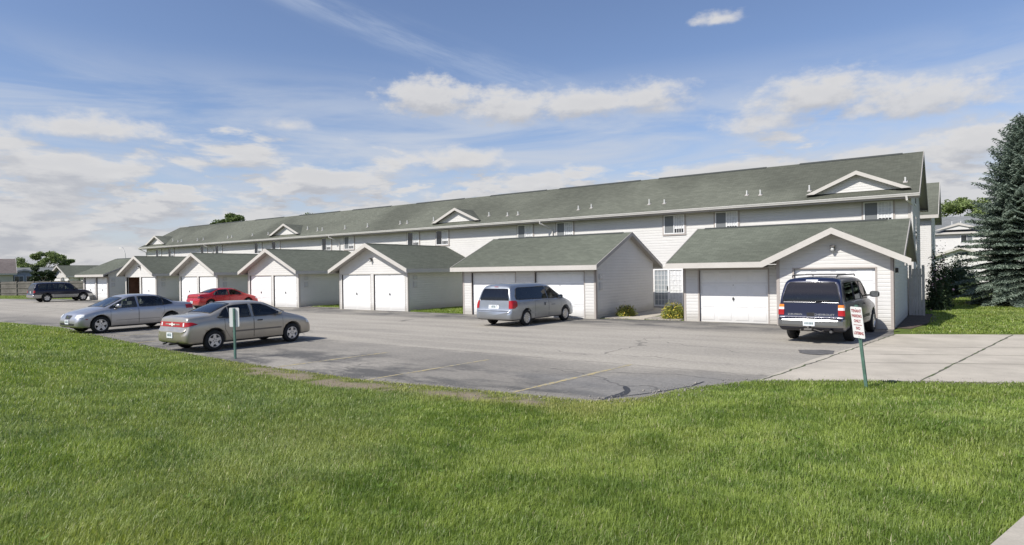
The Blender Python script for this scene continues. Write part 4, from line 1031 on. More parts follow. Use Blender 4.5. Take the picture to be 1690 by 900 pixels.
class Shell:
    def __init__(s, bm): s.t = BVHTree.FromBMesh(bm)
    def hit(s, o, d, off):
        h, n, _, _ = s.t.ray_cast(Vector(o), Vector(d))
        if h is None: return None
        if n.dot(Vector(d)) > 0: n = -n
        return h + n * off
    def grid(s, rays, off, mb=None, mi=0):
        """rays: 2-D list of (origin, dir)"""
        mb = mb or MB(); pts = [[s.hit(o, d, off) for o, d in row] for row in rays]
        if all(p is not None for r_ in pts for p in r_):
            n = len(pts[0]); fs = []
            for i in range(len(pts) - 1):
                for j in range(n - 1):
                    q = [pts[i][j], pts[i + 1][j], pts[i + 1][j + 1], pts[i][j + 1]]; f = (i * n + j, (i + 1) * n + j, (i + 1) * n + j + 1, i * n + j + 1)
                    fs.append(f[::-1] if (q[2] - q[0]).cross(q[3] - q[1]).dot(Vector(rays[i][j][1])) > 0 else f)
            mb.add([p for r_ in pts for p in r_], fs, mi); return mb
        for i in range(len(pts) - 1):
            for j in range(len(pts[0]) - 1):
                q = [pts[i][j], pts[i + 1][j], pts[i + 1][j + 1], pts[i][j + 1]]
                if any(p is None for p in q): continue
                c = (q[2] - q[0]).cross(q[3] - q[1]); o, d = rays[i][j]
                if c.dot(Vector(d)) > 0: q = q[::-1]
                mb.add(q, [(0, 1, 2, 3)], mi)
        return mb
    def side(s, sgn, ys, lo, hi, nz=7, off=.004, mb=None, ny=18):
        """patch on the flank: lo/hi are chains [(y,z)..]"""
        lo = np.array(lo, float); hi = np.array(hi, float)
        Y = np.linspace(ys[0], ys[1], ny); zl = np.interp(Y, lo[:, 0], lo[:, 1]); zh = np.interp(Y, hi[:, 0], hi[:, 1])
        rays = [[((sgn * 2, y, a + (b_ - a) * k / nz), (-sgn, 0, 0)) for k in range(nz + 1)] for y, a, b_ in zip(Y, zl, zh)]
        return s.grid(rays, off, mb)
    def end(s, front, rows, nx=14, off=.004, mb=None, L=6):
        """patch on the nose or tail: rows [(z, x0, x1)..]"""
        y0, d = (L + 2, -1) if front else (-2, 1)
        rays = [[((a + (b_ - a) * k / nx, y0, z), (0, d, 0)) for k in range(nx + 1)] for z, a, b_ in rows]
        return s.grid(rays, off, mb)
    def top(s, rows, nx=16, off=.004, mb=None):
        """patch seen from above: rows [(y, x0, x1)..]"""
        rays = [[((a + (b_ - a) * k / nx, y, 4), (0, 0, -1)) for k in range(nx + 1)] for y, a, b_ in rows]
        return s.grid(rays, off, mb)
    def wrap(s, c, phis, zs, off=.004, mb=None, nphi=16, nz=6):
        """corner patch: rays from far outside towards a vertical axis through c; phi from +x towards +y; zs: chains of (phi,z) lo and hi"""
        lo, hi = np.array(zs[0], float), np.array(zs[1], float); rays = []
        for ph in np.linspace(phis[0], phis[1], nphi):
            d = Vector((math.cos(R(ph)), math.sin(R(ph)), 0)); a, b_ = np.interp(ph, lo[:, 0], lo[:, 1]), np.interp(ph, hi[:, 0], hi[:, 1])
            rays.append([(Vector((c[0], c[1], a + (b_ - a) * k / nz)) + d * 3, -d) for k in range(nz + 1)])
        return s.grid(rays, off, mb)
def lerp_rows(keys, n):
    k = np.array(keys, float); t = np.linspace(k[0, 0], k[-1, 0], n)
    return [(a, np.interp(a, k[:, 0], k[:, 1]), np.interp(a, k[:, 0], k[:, 2])) for a in t]
def smooth_rows(keys, n):
    k = np.array(keys, float); o = np.argsort(k[:, 0]); k = k[o]; return lerp_rows(k, n)

def loop_of(rows):
    r_ = smooth_rows(rows, 8); a = [(x1, t_) for t_, x0, x1 in r_] + [(x0 * f, r_[-1][0]) for x0, f in ((r_[-1][1], -.6), (r_[-1][1], 0), (r_[-1][1], .6))] + [(x0, t_) for t_, x0, x1 in r_[::-1]] + [(r_[0][1] * f, r_[0][0]) for f in (.6, 0, -.6)]
    return a + [a[0]]
def rim_seal(pts, o):
    pts = [p for p in pts if p is not None]; q = MB(); q.tube(pts, .012, 5); q.build('window_seal', M['black'], o, True)
def make_wheel(T, x, y, r, w_, rr, style, sgn):
    t_ = MB(); h = w_ / 2
    t_.lathe([(-h * .85, rr), (-h, rr + .02), (-h, r - .045), (-h * .86, r - .012), (-h * .6, r), (h * .6, r), (h * .86, r - .012), (h, r - .045), (h, rr + .02), (h * .85, rr)], n=40)
    o = t_.build('wheel', M['rubber'], T, True, (x, y, r))
    m_ = MB(); s = sgn
    m_.lathe([(s * h * .86, rr + .004), (s * h * .98, rr - .004), (s * h * .98, rr - .018), (s * h * .72, rr - .03), (s * h * .1, rr - .05)], n=40)
    m_.lathe([(s * h * .18, rr - .03), (s * h * .18, 0)], n=32, mi=1)
    xo, xi = s * h * .88, s * h * .35
    n = style[0]; wd = style[1]
    for k in range(n):
        a = 2 * math.pi * k / n + .3; u = Vector((0, math.cos(a), math.sin(a))); v = Vector((0, -math.sin(a), math.cos(a)))
        r0, r1 = rr * .18, rr - .016
        w0, w1 = wd * rr * style[2], wd * rr * style[3]
        P_ = lambda rad, ww, xx: Vector((xx, 0, 0)) + u * rad + v * ww
        vs = [P_(r0, -w0, xo * .93), P_(r0, w0, xo * .93), P_(r1, w1, xo), P_(r1, -w1, xo), P_(r0, -w0, xi), P_(r0, w0, xi), P_(r1, w1, xi), P_(r1, -w1, xi)]
        fs = [(0, 1, 2, 3), (1, 5, 6, 2), (0, 3, 7, 4), (4, 7, 6, 5), (2, 6, 7, 3), (0, 4, 5, 1)]
        m_.add(vs, fs if s > 0 else [f[::-1] for f in fs])
    m_.lathe([(xo * .95, .0), (xo * .95, rr * .22), (xo * .85, rr * .30), (xi, rr * .32)], n=24)
    for k in range(5):
        a = 2 * math.pi * (k + .5) / 5; c = (0, math.cos(a) * rr * .24, math.sin(a) * rr * .24)
        m_.lathe([(xo * .96, 0), (xo * .97, .014), (xo * .8, .014)], n=8, mi=1, c=c)
    rm = m_.build('rim', [M['rim'], M['dark']], o)
    return o

def car(name, label, S):
    T = thing(name, label, S['cat'], S['loc'], S['rz'], 'vehicles parked in the lot'); T.scale = (S.get('scale', 1),) * 3
    bm = body_mesh(S['st']); sh = Shell(bm)
    me = bpy.data.meshes.new('b0'); bm.to_mesh(me); bm.free(); [me.materials.append(M['dark']) for _ in range(4)]
    bo = bpy.data.objects.new('b0', me); col.objects.link(bo); tmp = [bo]
    ax = S['axles']; r = S['r']; W = S['W']
    for y in ax:
        c_ = MB()
        c_.add([(xx, y + (r + S.get('gap', .055)) * math.cos(a), r + .02 + (r + S.get('gap', .055)) * math.sin(a)) for xx in (-W - .3, W + .3) for a in np.linspace(0, 2 * math.pi, 40, endpoint=False)],
               [tuple(range(40))[::-1], tuple(range(40, 80))] + [(i, (i + 1) % 40, 40 + (i + 1) % 40, 40 + i) for i in range(40)])
        co = c_.build('cut', M['dark']); tmp.append(co)
        arm(co, 1)
        md = bo.modifiers.new('b', 'BOOLEAN'); md.operation = 'DIFFERENCE'; md.solver = 'EXACT'; md.object = co
    def cut(mb, idx):
        co = mb.build('cut', M['dark']); tmp.append(co); arm(co, idx)
        md = bo.modifiers.new('b', 'BOOLEAN'); md.operation = 'DIFFERENCE'; md.solver = 'EXACT'; md.object = co
    c_ = MB(); y0, y1, zb0, bl = S['cabin']; rows = []
    for y in np.linspace(y0, y1, 16):
        zt = sh.hit((0, y, 4), (0, 0, -1), 0).z - .06; zt = max(zt, zb0 + .2); b2 = min(bl, zt - .03)
        hb = sh.hit((2, y, b2 - .08), (-1, 0, 0), 0).x - .06
        h_ = sh.hit((2, y, zt - .03), (-1, 0, 0), 0) if zt > bl + .04 else None
        wt = min(hb, (h_.x - .06) if h_ else hb * .9)
        rows.append([(-hb, y, zb0), (hb, y, zb0), (hb, y, b2), (wt, y, zt), (-wt, y, zt), (-hb, y, b2)])
    c_.add([p for r_ in rows for p in r_], [(i * 6 + j, (i + 1) * 6 + j, (i + 1) * 6 + (j + 1) % 6, i * 6 + (j + 1) % 6) for i in range(15) for j in range(6)] + [tuple(range(6)), tuple(range(90, 96))[::-1]])
    cut(c_, 3)
    for lo, hi, _ in S['side_glass']:
        ys = np.linspace(lo[0][0], lo[-1][0], 10); l_ = np.interp(ys, *np.array(lo, float).T); h_ = np.interp(ys, *np.array(hi, float).T); c_ = MB()
        c_.prism([(-1.4, y, z) for y, z in zip(ys, l_)] + [(-1.4, y, z) for y, z in list(zip(ys, h_))[::-1]], (2.8, 0, 0)); cut(c_, 1)
    def pr(rows, mode):
        rows = smooth_rows(rows, 5); c_ = MB()
        a = [(x1, t_) for t_, x0, x1 in rows] + [(x0, t_) for t_, x0, x1 in rows[::-1]]
        if mode == 'z': c_.prism([(x, y, bl - .04) for x, y in a], (0, 0, 2))
        else: c_.prism([(x, -.5, z) for x, z in a], (0, 1.1, 0))
        cut(c_, 1)
    pr(S['wind'], 'z')
    if 'back' in S: pr(S['back'], 'z')
    if 'backend' in S: pr(S['backend'], 'y')
    bpy.context.view_layer.update(); dg = bpy.context.evaluated_depsgraph_get()
    nm = bpy.data.meshes.new_from_object(bo.evaluated_get(dg)); nm.name = 'body'
    for o in tmp:
        d = o.data; bpy.data.objects.remove(o); bpy.data.meshes.remove(d)
    nm.materials.clear(); P_ = M[S['paint']]; low = M[S.get('lower', S['paint'])]
    nm.materials.append(P_); nm.materials.append(M['dark']); nm.materials.append(low); nm.materials.append(M['cabin'])
    zsp = S.get('zsplit', -1)
    for f in nm.polygons:
        c = f.center; f.use_smooth = f.material_index == 0
        if c.z < zsp and f.material_index == 0: f.material_index = 2; f.use_smooth = True
        if f.normal.z < -.8 and c.z < .5: f.material_index = 1
    b = bpy.data.objects.new('body', nm); col.objects.link(b); b.parent = T
    # dark core between the arches so that no daylight shows through
    k = MB(); k.box(-W * .62, W * .62, ax[0] - .5, ax[1] + .5, S['zb'] - .03, S['zb'] + .35); k.build('chassis', M['dark'], T)
    for y in ax:
        for s in (-1, 1): make_wheel(T, s * (W - .115), y, r, S.get('tw', .2), S['rr'], S['style'], s)
    L = S['L']
    # flank: doors, seams, glass
    for s in (-1, 1):
        for i, (lo, hi) in enumerate(S['doors']):
            ys = (lo[0][0], lo[-1][0])
            sm = sh.side(s, (ys[0] - .009, ys[1] + .009), [(a - (.009 if n_ == 0 else -.009 if n_ == len(lo) - 1 else 0), z - .008) for n_, (a, z) in enumerate(lo)], [(a, z + .006) for a, z in hi], 10, .0015, ny=30)
            d = sh.side(s, ys, lo, hi, 10, .004, ny=30)
            if zsp > 0:
                d.mi = []
                for f in d.f:
                    zc = sum(d.v[q][2] for q in f) / 4; d.mi.append(1 if zc < zsp else 0)
            do = d.build('door', [P_, low], T, True); sm.build('door_seam', M['seam'], do)
            hy, hz = S['handles'][i]
            hm = sh.side(s, (hy, hy + .17), [(hy, hz), (hy + .17, hz)], [(hy, hz + .035), (hy + .17, hz + .035)], 2, .022, ny=5)
            p = sh.hit((s * 2, hy, hz + .017), (-s, 0, 0), .0); p2 = sh.hit((s * 2, hy + .17, hz + .017), (-s, 0, 0), 0)
            if p and p2: hm.tube([p, p + Vector((s * .025, .02, 0)), p2 + Vector((s * .025, -.02, 0)), p2], .013, 6)
            hm.build('handle', M[S.get('handlemat', S['paint'])], do)
        for (lo, hi, gm_) in S['side_glass']:
            ys = (lo[0][0], lo[-1][0]); e = S.get('rub', .022)
            tr = sh.side(s, (ys[0] - e, ys[1] + e), [(a, z - e) for a, z in lo], [(a + (e if n_ == len(hi) - 1 else -e if n_ == 0 else 0), z + e) for n_, (a, z) in enumerate(hi)], 6, .005, ny=24)
            g_ = sh.side(s, ys, lo, hi, 6, .008, ny=24)
            go = g_.build('side_window', M[gm_], T, True)
            Y_ = np.linspace(ys[0], ys[1], 16); l_ = np.interp(Y_, *np.array(lo, float).T); h_ = np.interp(Y_, *np.array(hi, float).T)
            lp = [(y, z) for y, z in zip(Y_, l_)] + [(y, z) for y, z in list(zip(Y_, h_))[::-1]]; lp = [sh.hit((s * 2, y, z), (-s, 0, 0), .006) for y, z in lp]; lp = [p for p in lp if p]
            tr = MB(); tr.tube(lp + [lp[0]], .013, 5); tr.build('window_seal', M['black'], go, True)
        for (lo, hi, mt, nm_, off) in S.get('side_bits', ()):
            sh.side(s, (lo[0][0], lo[-1][0]), lo, hi, 3, off, ny=24).build(nm_, M[mt], T, True)
        # mirror
        my, mz, mx = S['mirror']; mb = MB()
        n_ = 10; vs = []; hw, hh, dp = S.get('mirs', (.10, .065, .07))
        for ii in range(7):
            tt = ii / 6; cy = (tt - .5) * dp * 2; sc_ = math.sqrt(max(0.02, 1 - (2 * tt - 1) ** 2 * (.25 if tt < .5 else .97)))
            vs += [(s * (mx + hw + hw * sc_ * math.copysign(abs(math.cos(a)) ** .6, math.cos(a))), my + cy, mz + hh * sc_ * math.copysign(abs(math.sin(a)) ** .6, math.sin(a))) for a in np.linspace(0, 2 * math.pi, n_ * 2, endpoint=False)]
        q = n_ * 2; fs = [(i * q + j, i * q + (j + 1) % q, (i + 1) * q + (j + 1) % q, (i + 1) * q + j) for i in range(6) for j in range(q)] + [tuple(range(q))[::-1], tuple(range(6 * q, 7 * q))]
        if s < 0: fs = [f[::-1] for f in fs]
        mb.add(vs, fs); mb.tube([(s * (mx - .10), my + .03, mz - .04), (s * (mx + .06), my, mz - .02)], .025, 6)
        mo = mb.build('mirror', M[S.get('mirmat', S['paint'])], T, True)
        gl = MB(); gl.box(s * (mx + hw * .18), s * (mx + hw * 1.8), my - dp - .004, my - dp - .001, mz - hh * .8, mz + hh * .8); gl.build('mirror_glass', M['chrome'], mo)
    o = sh.top(smooth_rows(S['wind'], 12), 18, .006).build('windshield', M['cglass2'], T, True); rim_seal([sh.hit((x, y, 4), (0, 0, -1), .006) for x, y in loop_of(S['wind'])], o)
    if 'back' in S: 
        o = sh.top(smooth_rows(S['back'], 12), 18, .007).build('rear_window', M['cglass2'], T, True); rim_seal([sh.hit((x, y, 4), (0, 0, -1), .006) for x, y in loop_of(S['back'])], o)
    if 'backend' in S:
        o = sh.end(False, smooth_rows(S['backend'], 10), 18, .007).build('rear_window', M['cglass'], T, True); rim_seal([sh.hit((x, -2, z), (0, 1, 0), .006) for x, z in loop_of(S['backend'])], o)
    for nm_, mt, fr, rows, off in S.get('ends', ()):
        sh.end(fr, smooth_rows(rows, 8), 20, off, L=L).build(nm_, M[mt], T, True)
    for nm_, mt, (cx, cy), ph, zs, off in S.get('corners', ()):
        for s in (-1, 1):
            if s > 0: o = sh.wrap((cx, cy), ph, zs, off)
            else: o = sh.wrap((-cx, cy), (180 - ph[0], 180 - ph[1]), [[(180 - a, z) for a, z in q][::-1] if (180 - q[0][0]) > (180 - q[-1][0]) else [(180 - a, z) for a, z in q] for q in zs], off)
            o.build(nm_, M[mt], T, True)
    # cabin
    for (sy, sx, wd, sz, sh_) in S['seats']:
        q = MB(); hw = wd / 2; zf = S['cabin'][2] + .02
        q.prism([(sx - hw, sy, zf), (sx - hw, sy + .10, zf), (sx - hw, sy - .06, sz), (sx - hw, sy - .15, sz), (sx - hw, sy - .18, sz - .1)], (wd, 0, 0))
        for hx in ([sx] if wd < .8 else [sx - .38, sx + .38]):
            q.prism([(hx - .12, sy - .16, sz + .02), (hx - .12, sy - .08, sz + .02), (hx - .12, sy - .09, sz + sh_), (hx - .12, sy - .15, sz + sh_)], (.24, 0, 0))
            q.box(hx - .015, hx + .015, sy - .13, sy - .11, sz - .02, sz + .05)
        q.build('seat', M[S.get('seatmat', 'seat')], T)
    dy = S['cabin'][1]; q = MB(); q.prism([(-W * .8, dy - .02, S['cabin'][3] + .03), (-W * .8, dy - .42, S['cabin'][3] - .01), (-W * .8, dy - .45, S['cabin'][3] - .2), (-W * .8, dy - .02, S['cabin'][3] - .25)], (W * 1.6, 0, 0)); q.build('dashboard', M['black'], T)
    q = MB(); a_ = np.linspace(0, 2 * math.pi, 20); q.tube([(-W * .42 + .17 * math.cos(v), dy - .58 + .06 * math.sin(v), S['cabin'][3] + .02 + .17 * math.sin(v)) for v in a_], .014, 6); q.build('steering_wheel', M['black'], T)
    # plates
    for fr, z, mt in S.get('plates', ()):
        e = sh.hit((0, (L + 2) if fr else -2, z), (0, -1 if fr else 1, 0), .015)
        px_ = S.get('platex', 0)
        if e:
            sg = 1 if fr else -1
            p = MB(); p.box(px_ - .155, px_ + .155, e.y - .006, e.y + .006, z - .078, z + .078); po = p.build('licence_plate', M['plate'], T)
            q = MB()
            for kx, wd in ((-.10, .028), (-.062, .022), (-.028, .03), (.018, .024), (.052, .03), (.092, .024)):
                q.box(px_ + kx - wd / 2, px_ + kx + wd / 2, e.y + sg * .006, e.y + sg * .008, z - .032, z + .034)
            q.box(px_ - .09, px_ + .09, e.y + sg * .006, e.y + sg * .008, z + .05, z + .06)
            q.build('plate_print', M['platetxt'], po)
    return T, sh
def chains(pts_lo, pts_hi, m_='cglass'): return (pts_lo, pts_hi, m_)

# --- beige compact sedan -------------------------------------------------
st = [(0, .60, .38, .52, .56, .60, .01), (.0, .60, .38, .52, .56, .60, .01), (.015, .70, .33, .54, .66, .63, .01), (.05, .76, .29, .58, .70, .66, .02), (.09, .79, .27, .62, .68, .70, .02), (.12, .80, .26, .70, .67, .90, .02), (.15, .81, .25, .80, .67, .985, .02),
      (.22, .825, .24, .84, .68, 1.01, .025), (.5, .845, .23, .88, .70, 1.03, .03), (.86, .855, .22, .90, .69, 1.045, .03), (.92, .855, .22, .90, .69, 1.06, .03), (1.30, .86, .22, .905, .63, 1.22, .03), (1.66, .86, .22, .905, .575, 1.345, .03), (1.78, .86, .22, .905, .565, 1.365, .035),
      (2.1, .86, .22, .90, .56, 1.375, .035), (2.5, .86, .22, .90, .56, 1.365, .035), (2.72, .86, .22, .895, .575, 1.335, .03), (3.10, .86, .22, .89, .64, 1.16, .03), (3.44, .86, .22, .88, .70, .99, .03), (3.52, .86, .22, .87, .71, .965, .03),
      (3.8, .855, .22, .83, .70, .90, .035), (4.15, .835, .23, .76, .68, .82, .04), (4.38, .80, .24, .66, .66, .735, .04), (4.48, .76, .26, .58, .62, .66, .03), (4.55, .70, .29, .50, .60, .56, .01), (4.58, .60, .34, .46, .54, .50, .01), (4.58, .60, .34, .46, .54, .50, .01)]
beige = dict(cat='car', loc=(-18.42, 8.76, 0), rz=R(1.5), st=[((.98 - (.98 - a) * .88) if a < .98 else a if a < 3.7 else 3.7 + (a - 3.7) * .86, b_ * .985, *q) for a, b_, *q in st], cabin=(1.05, 3.36, .55, .88), seats=[(1.55, 0, 1.25, .86, .1), (2.35, -.36, .48, .98, .17), (2.35, .36, .48, .98, .17)], L=4.46, W=.847, axles=(.98, 3.62), r=.30, rr=.195, style=(5, .27, 1.1, .72), zb=.22, paint='beige', handlemat='black', mirmat='beige',
    doors=[([(1.30, .62), (1.42, .40), (1.55, .28), (2.22, .27)], [(1.30, .90), (2.22, .905)]), ([(2.25, .27), (3.26, .27)], [(2.25, .905), (3.26, .885)])],
    handles=[(1.42, .78), (2.36, .78)],
    side_glass=[chains([(1.12, .95), (1.46, .935)], [(1.12, .965), (1.30, 1.14), (1.46, 1.24)]), chains([(1.50, .935), (2.17, .935)], [(1.50, 1.255), (1.7, 1.285), (2.17, 1.30)], 'cglass2'), chains([(2.29, .935), (3.22, .93)], [(2.29, 1.30), (2.6, 1.275), (2.8, 1.21), (3.22, .975)], 'cglass2')],
    side_bits=[([(1.52, .50), (3.2, .50)], [(1.52, .545), (3.2, .545)], 'seam_beige', 'side_moulding', .012)],
    mirror=(3.08, 1.0, .80), wind=[(2.80, -.50, .50), (3.44, -.64, .64)], back=[(.98, -.60, .60), (1.62, -.50, .50)],
    ends=[('rear_panel', 'redlamp', False, [(.735, -.66, .66), (.875, -.64, .64)], .010), ('rear_panel_inset', 'beige', False, [(.79, -.38, .38), (.825, -.38, .38)], .016),
          ('grille', 'black', True, [(.55, -.3, .3), (.60, -.34, .34)], .008)],
    corners=[('tail_light', 'redlamp', (.45, .55), (-62, -12), ([(-62, .735), (-12, .80)], [(-62, .875), (-35, .865), (-12, .815)]), .012), ('reversing_light', 'clear', (.45, .55), (-74, -64), ([(-74, .755), (-64, .755)], [(-74, .855), (-64, .855)]), .016),
             ('headlight', 'clear', (.45, 4.0), (28, 70), ([(28, .60), (70, .56)], [(28, .70), (70, .66)]), .008)],
    plates=[(False, .50, '')])
M['seam_beige'] = mat('moulding', (.17, .15, .125), .5)
T_b, sh_b = car('sedan', 'beige compact sedan parked nose-in with its red-banded tail to the grass', beige)
mb = MB(); mb.prism([(-.16, -.0, 0), (-.05, 0, .0), (-.04, 0, .03), (.04, 0, .03), (.05, 0, 0), (.16, 0, 0), (.15, 0, -.035), (.05, 0, -.035), (.04, 0, -.065), (-.04, 0, -.065), (-.05, 0, -.035), (-.17, 0, -.035)], (0, .012, 0))
e = sh_b.hit((0, -2, .82), (0, 1, 0), .02)
o = mb.build('emblem', mat('emblem_metal', (.72, .70, .66), .4), T_b, loc=(0, e.y - .012, .822))
mb = MB(); mb.tube([(.0, .02, .30), (-.14, .0, .26)], .03, 8); mb.tube([(.28, -.06, .27), (.28, .3, .27)], .03, 8); mb.build('exhaust', M['dark'], T_b)

# --- silver mid-size sedan ------------------------------------------------
st = [(0, .62, .36, .52, .58, .58, .01), (0, .62, .36, .52, .58, .58, .01), (.02, .74, .30, .56, .68, .64, .02), (.07, .80, .27, .64, .70, .74, .02), (.11, .83, .26, .78, .70, .96, .02), (.16, .845, .25, .86, .70, 1.03, .02), (.4, .87, .24, .92, .71, 1.06, .03),
      (.78, .895, .23, .94, .70, 1.08, .03), (1.0, .90, .22, .945, .68, 1.15, .03), (1.35, .91, .22, .95, .62, 1.32, .03), (1.62, .91, .22, .95, .59, 1.405, .035), (1.9, .91, .22, .95, .585, 1.435, .035), (2.4, .91, .22, .945, .585, 1.44, .035), (2.72, .91, .22, .94, .60, 1.41, .03), (2.85, .91, .22, .94, .61, 1.37, .03),
      (3.25, .91, .22, .925, .68, 1.17, .03), (3.62, .91, .22, .905, .74, 1.00, .03), (3.72, .91, .22, .895, .745, .975, .03), (4.1, .90, .22, .84, .74, .90, .04), (4.45, .88, .23, .76, .72, .82, .05), (4.62, .85, .24, .68, .70, .75, .04), (4.72, .80, .26, .60, .66, .66, .03), (4.78, .73, .29, .52, .62, .58, .01), (4.80, .64, .33, .47, .56, .51, .01), (4.80, .64, .33, .47, .56, .51, .01)]
silver = dict(cat='car', loc=(-28.2, 14.30, 0), rz=math.pi + R(2), st=[(a if a < 3.9 else 3.9 + (a - 3.9) * .84, *q) for a, *q in st], cabin=(1.05, 3.55, .6, .93), seats=[(1.62, 0, 1.3, .92, .12), (2.50, -.38, .5, 1.02, .17), (2.50, .38, .5, 1.02, .17)], L=4.656, W=.91, axles=(1.12, 3.84), r=.325, rr=.225, style=(5, .26, .9, .95), zb=.22, paint='silver',
    doors=[([(1.42, .70), (1.55, .50), (1.70, .28), (2.42, .27)], [(1.42, .94), (2.42, .95)]), ([(2.45, .27), (3.48, .28)], [(2.45, .95), (3.48, .915)])],
    handles=[(1.56, .84), (2.58, .83)],
    side_glass=[chains([(1.02, 1.03), (1.40, .99)], [(1.02, 1.045), (1.2, 1.18), (1.40, 1.29)]), chains([(1.43, .985), (2.37, .975)], [(1.43, 1.30), (1.7, 1.36), (2.37, 1.375)], 'cglass2'), chains([(2.48, .975), (3.50, .955)], [(2.48, 1.375), (2.7, 1.35), (2.95, 1.26), (3.50, .99)], 'cglass2')],
    side_bits=[([(1.6, .47), (3.3, .47)], [(1.6, .48), (3.3, .48)], 'seam', 'side_moulding', .007)],
    mirror=(3.24, 1.04, .85), mirs=(.11, .075, .07), wind=[(2.92, -.54, .54), (3.64, -.68, .68)], back=[(.92, -.60, .60), (1.52, -.52, .52)],
    ends=[('grille', 'black', True, [(.58, -.17, .17), (.68, -.24, .24), (.72, -.25, .25)], .012), ('lower_grille', 'black', True, [(.34, -.56, .56), (.42, -.62, .62)], .006)],
    corners=[('headlight', 'clear', (.40, 4.1), (34, 72), ([(34, .66), (50, .62), (72, .62)], [(34, .75), (50, .76), (72, .74)]), .010), ('tail_light', 'redlamp', (.45, .6), (-66, -18), ([(-66, .80), (-18, .80)], [(-66, .96), (-18, .95)]), .010),
             ('side_marker', 'redlamp', (.40, 4.1), (22, 30), ([(22, .56), (30, .56)], [(22, .585), (30, .59)]), .010)],
    plates=[(True, .47, ''), (False, .72, '')], platex=0)
T_s, sh_s = car('sedan', 'silver four-door sedan parked facing the grass, left of the beige one', silver)
e = sh_s.hit((0, 8, .66), (0, -1, 0), .02); mb = MB(); mb.lathe([(0, 0), (0, .045), (.012, .04), (.012, 0)], axis='z', n=16); o = mb.build('emblem', M['chrome'], T_s, loc=(0, e.y, .66)); o.rotation_euler = (R(-90), 0, 0)

# --- red sedan --------------------------------------------------------------
st = [(a, b_ * .995, c, d, e, f * .995 if f > 1.1 else f, g_) for a, b_, c, d, e, f, g_ in beige['st']]
red = dict(beige); red.update(loc=(-40.25, 20.66, 0), rz=R(1), scale=.965, cabin=(1.1, 3.5, .55, .88), seats=[(1.6, 0, 1.25, .86, .1), (2.42, -.36, .48, .98, .17), (2.42, .36, .48, .98, .17)], st=[(a * 1.035, b_ * 1.03, c, d, e * 1.02, f, g_) for a, b_, c, d, e, f, g_ in st], L=4.74, W=.885, axles=(1.0, 3.72), r=.315, rr=.20, paint='red', handlemat='red', mirmat='red', style=(5, .26, .8, 1.2),
    doors=[([(1.33, .66), (1.47, .42), (1.6, .28), (2.30, .27)], [(1.33, .90), (2.30, .905)]), ([(2.33, .27), (3.37, .27)], [(2.33, .905), (3.37, .885)])], handles=[(1.47, .78), (2.44, .78)],
    side_glass=[chains([(1.18, .95), (1.50, .935)], [(1.18, .965), (1.36, 1.14), (1.50, 1.23)]), chains([(1.54, .935), (2.24, .935)], [(1.54, 1.25), (1.75, 1.28), (2.24, 1.295)], 'cglass2'), chains([(2.37, .935), (3.32, .93)], [(2.37, 1.295), (2.7, 1.27), (2.9, 1.20), (3.32, .975)], 'cglass2')],
    side_bits=[([(.3, .45), (4.3, .45)], [(.3, .47), (4.3, .47)], 'seam_red', 'side_moulding', .010)],
    mirror=(3.18, 1.0, .82), wind=[(2.90, -.51, .51), (3.56, -.65, .65)], back=[(1.02, -.61, .61), (1.68, -.51, .51)],
    ends=[('rear_panel', 'darkred', False, [(.78, -.62, .62), (.86, -.62, .62)], .010)],
    corners=[('tail_light', 'redlamp2', (.45, .55), (-66, -8), ([(-66, .74), (-8, .79)], [(-66, .90), (-35, .90), (-8, .82)]), .014), ('headlight', 'clear', (.45, 4.1), (28, 70), ([(28, .60), (70, .56)], [(28, .69), (70, .66)]), .008)],
    plates=[(False, .50, '')])
M['seam_red'] = mat('red_moulding', (.2, .01, .012), .4); M['darkred'] = mat('dark_red_panel', (.22, .01, .012), .25); M['redlamp2'] = mat('dark_red_lamp', (.10, .012, .018), .1, coat=1.)
T_r, sh_r = car('sedan', 'bright red sedan parked facing the garages', red)

# --- light blue minivan -------------------------------------------------------
st = [(0, .80, .34, .55, .78, .62, .0), (0, .80, .34, .55, .78, .62, .0), (.03, .90, .30, .58, .86, .64, .01), (.09, .94, .28, .66, .86, .70, .01), (.13, .955, .27, .88, .84, 1.05, .01), (.15, .965, .27, 1.0, .80, 1.22, .02), (.24, .97, .26, 1.04, .745, 1.50, .02), (.34, .975, .25, 1.05, .69, 1.66, .03), (.48, .98, .25, 1.06, .665, 1.71, .04),
      (.9, .985, .24, 1.06, .66, 1.735, .045), (1.8, .99, .24, 1.06, .66, 1.745, .05), (2.6, .99, .24, 1.05, .66, 1.735, .05), (3.05, .99, .24, 1.04, .67, 1.69, .045), (3.2, .99, .24, 1.04, .68, 1.64, .04), (3.65, .985, .24, 1.03, .74, 1.36, .04), (4.08, .98, .24, 1.02, .80, 1.11, .05), (4.2, .98, .24, 1.0, .80, 1.07, .05),
      (4.5, .96, .24, .92, .78, .98, .06), (4.75, .92, .25, .80, .75, .86, .06), (4.92, .86, .27, .66, .70, .72, .04), (5.02, .78, .30, .54, .66, .60, .02), (5.06, .66, .34, .48, .58, .52, .01), (5.06, .66, .34, .48, .58, .52, .01)]
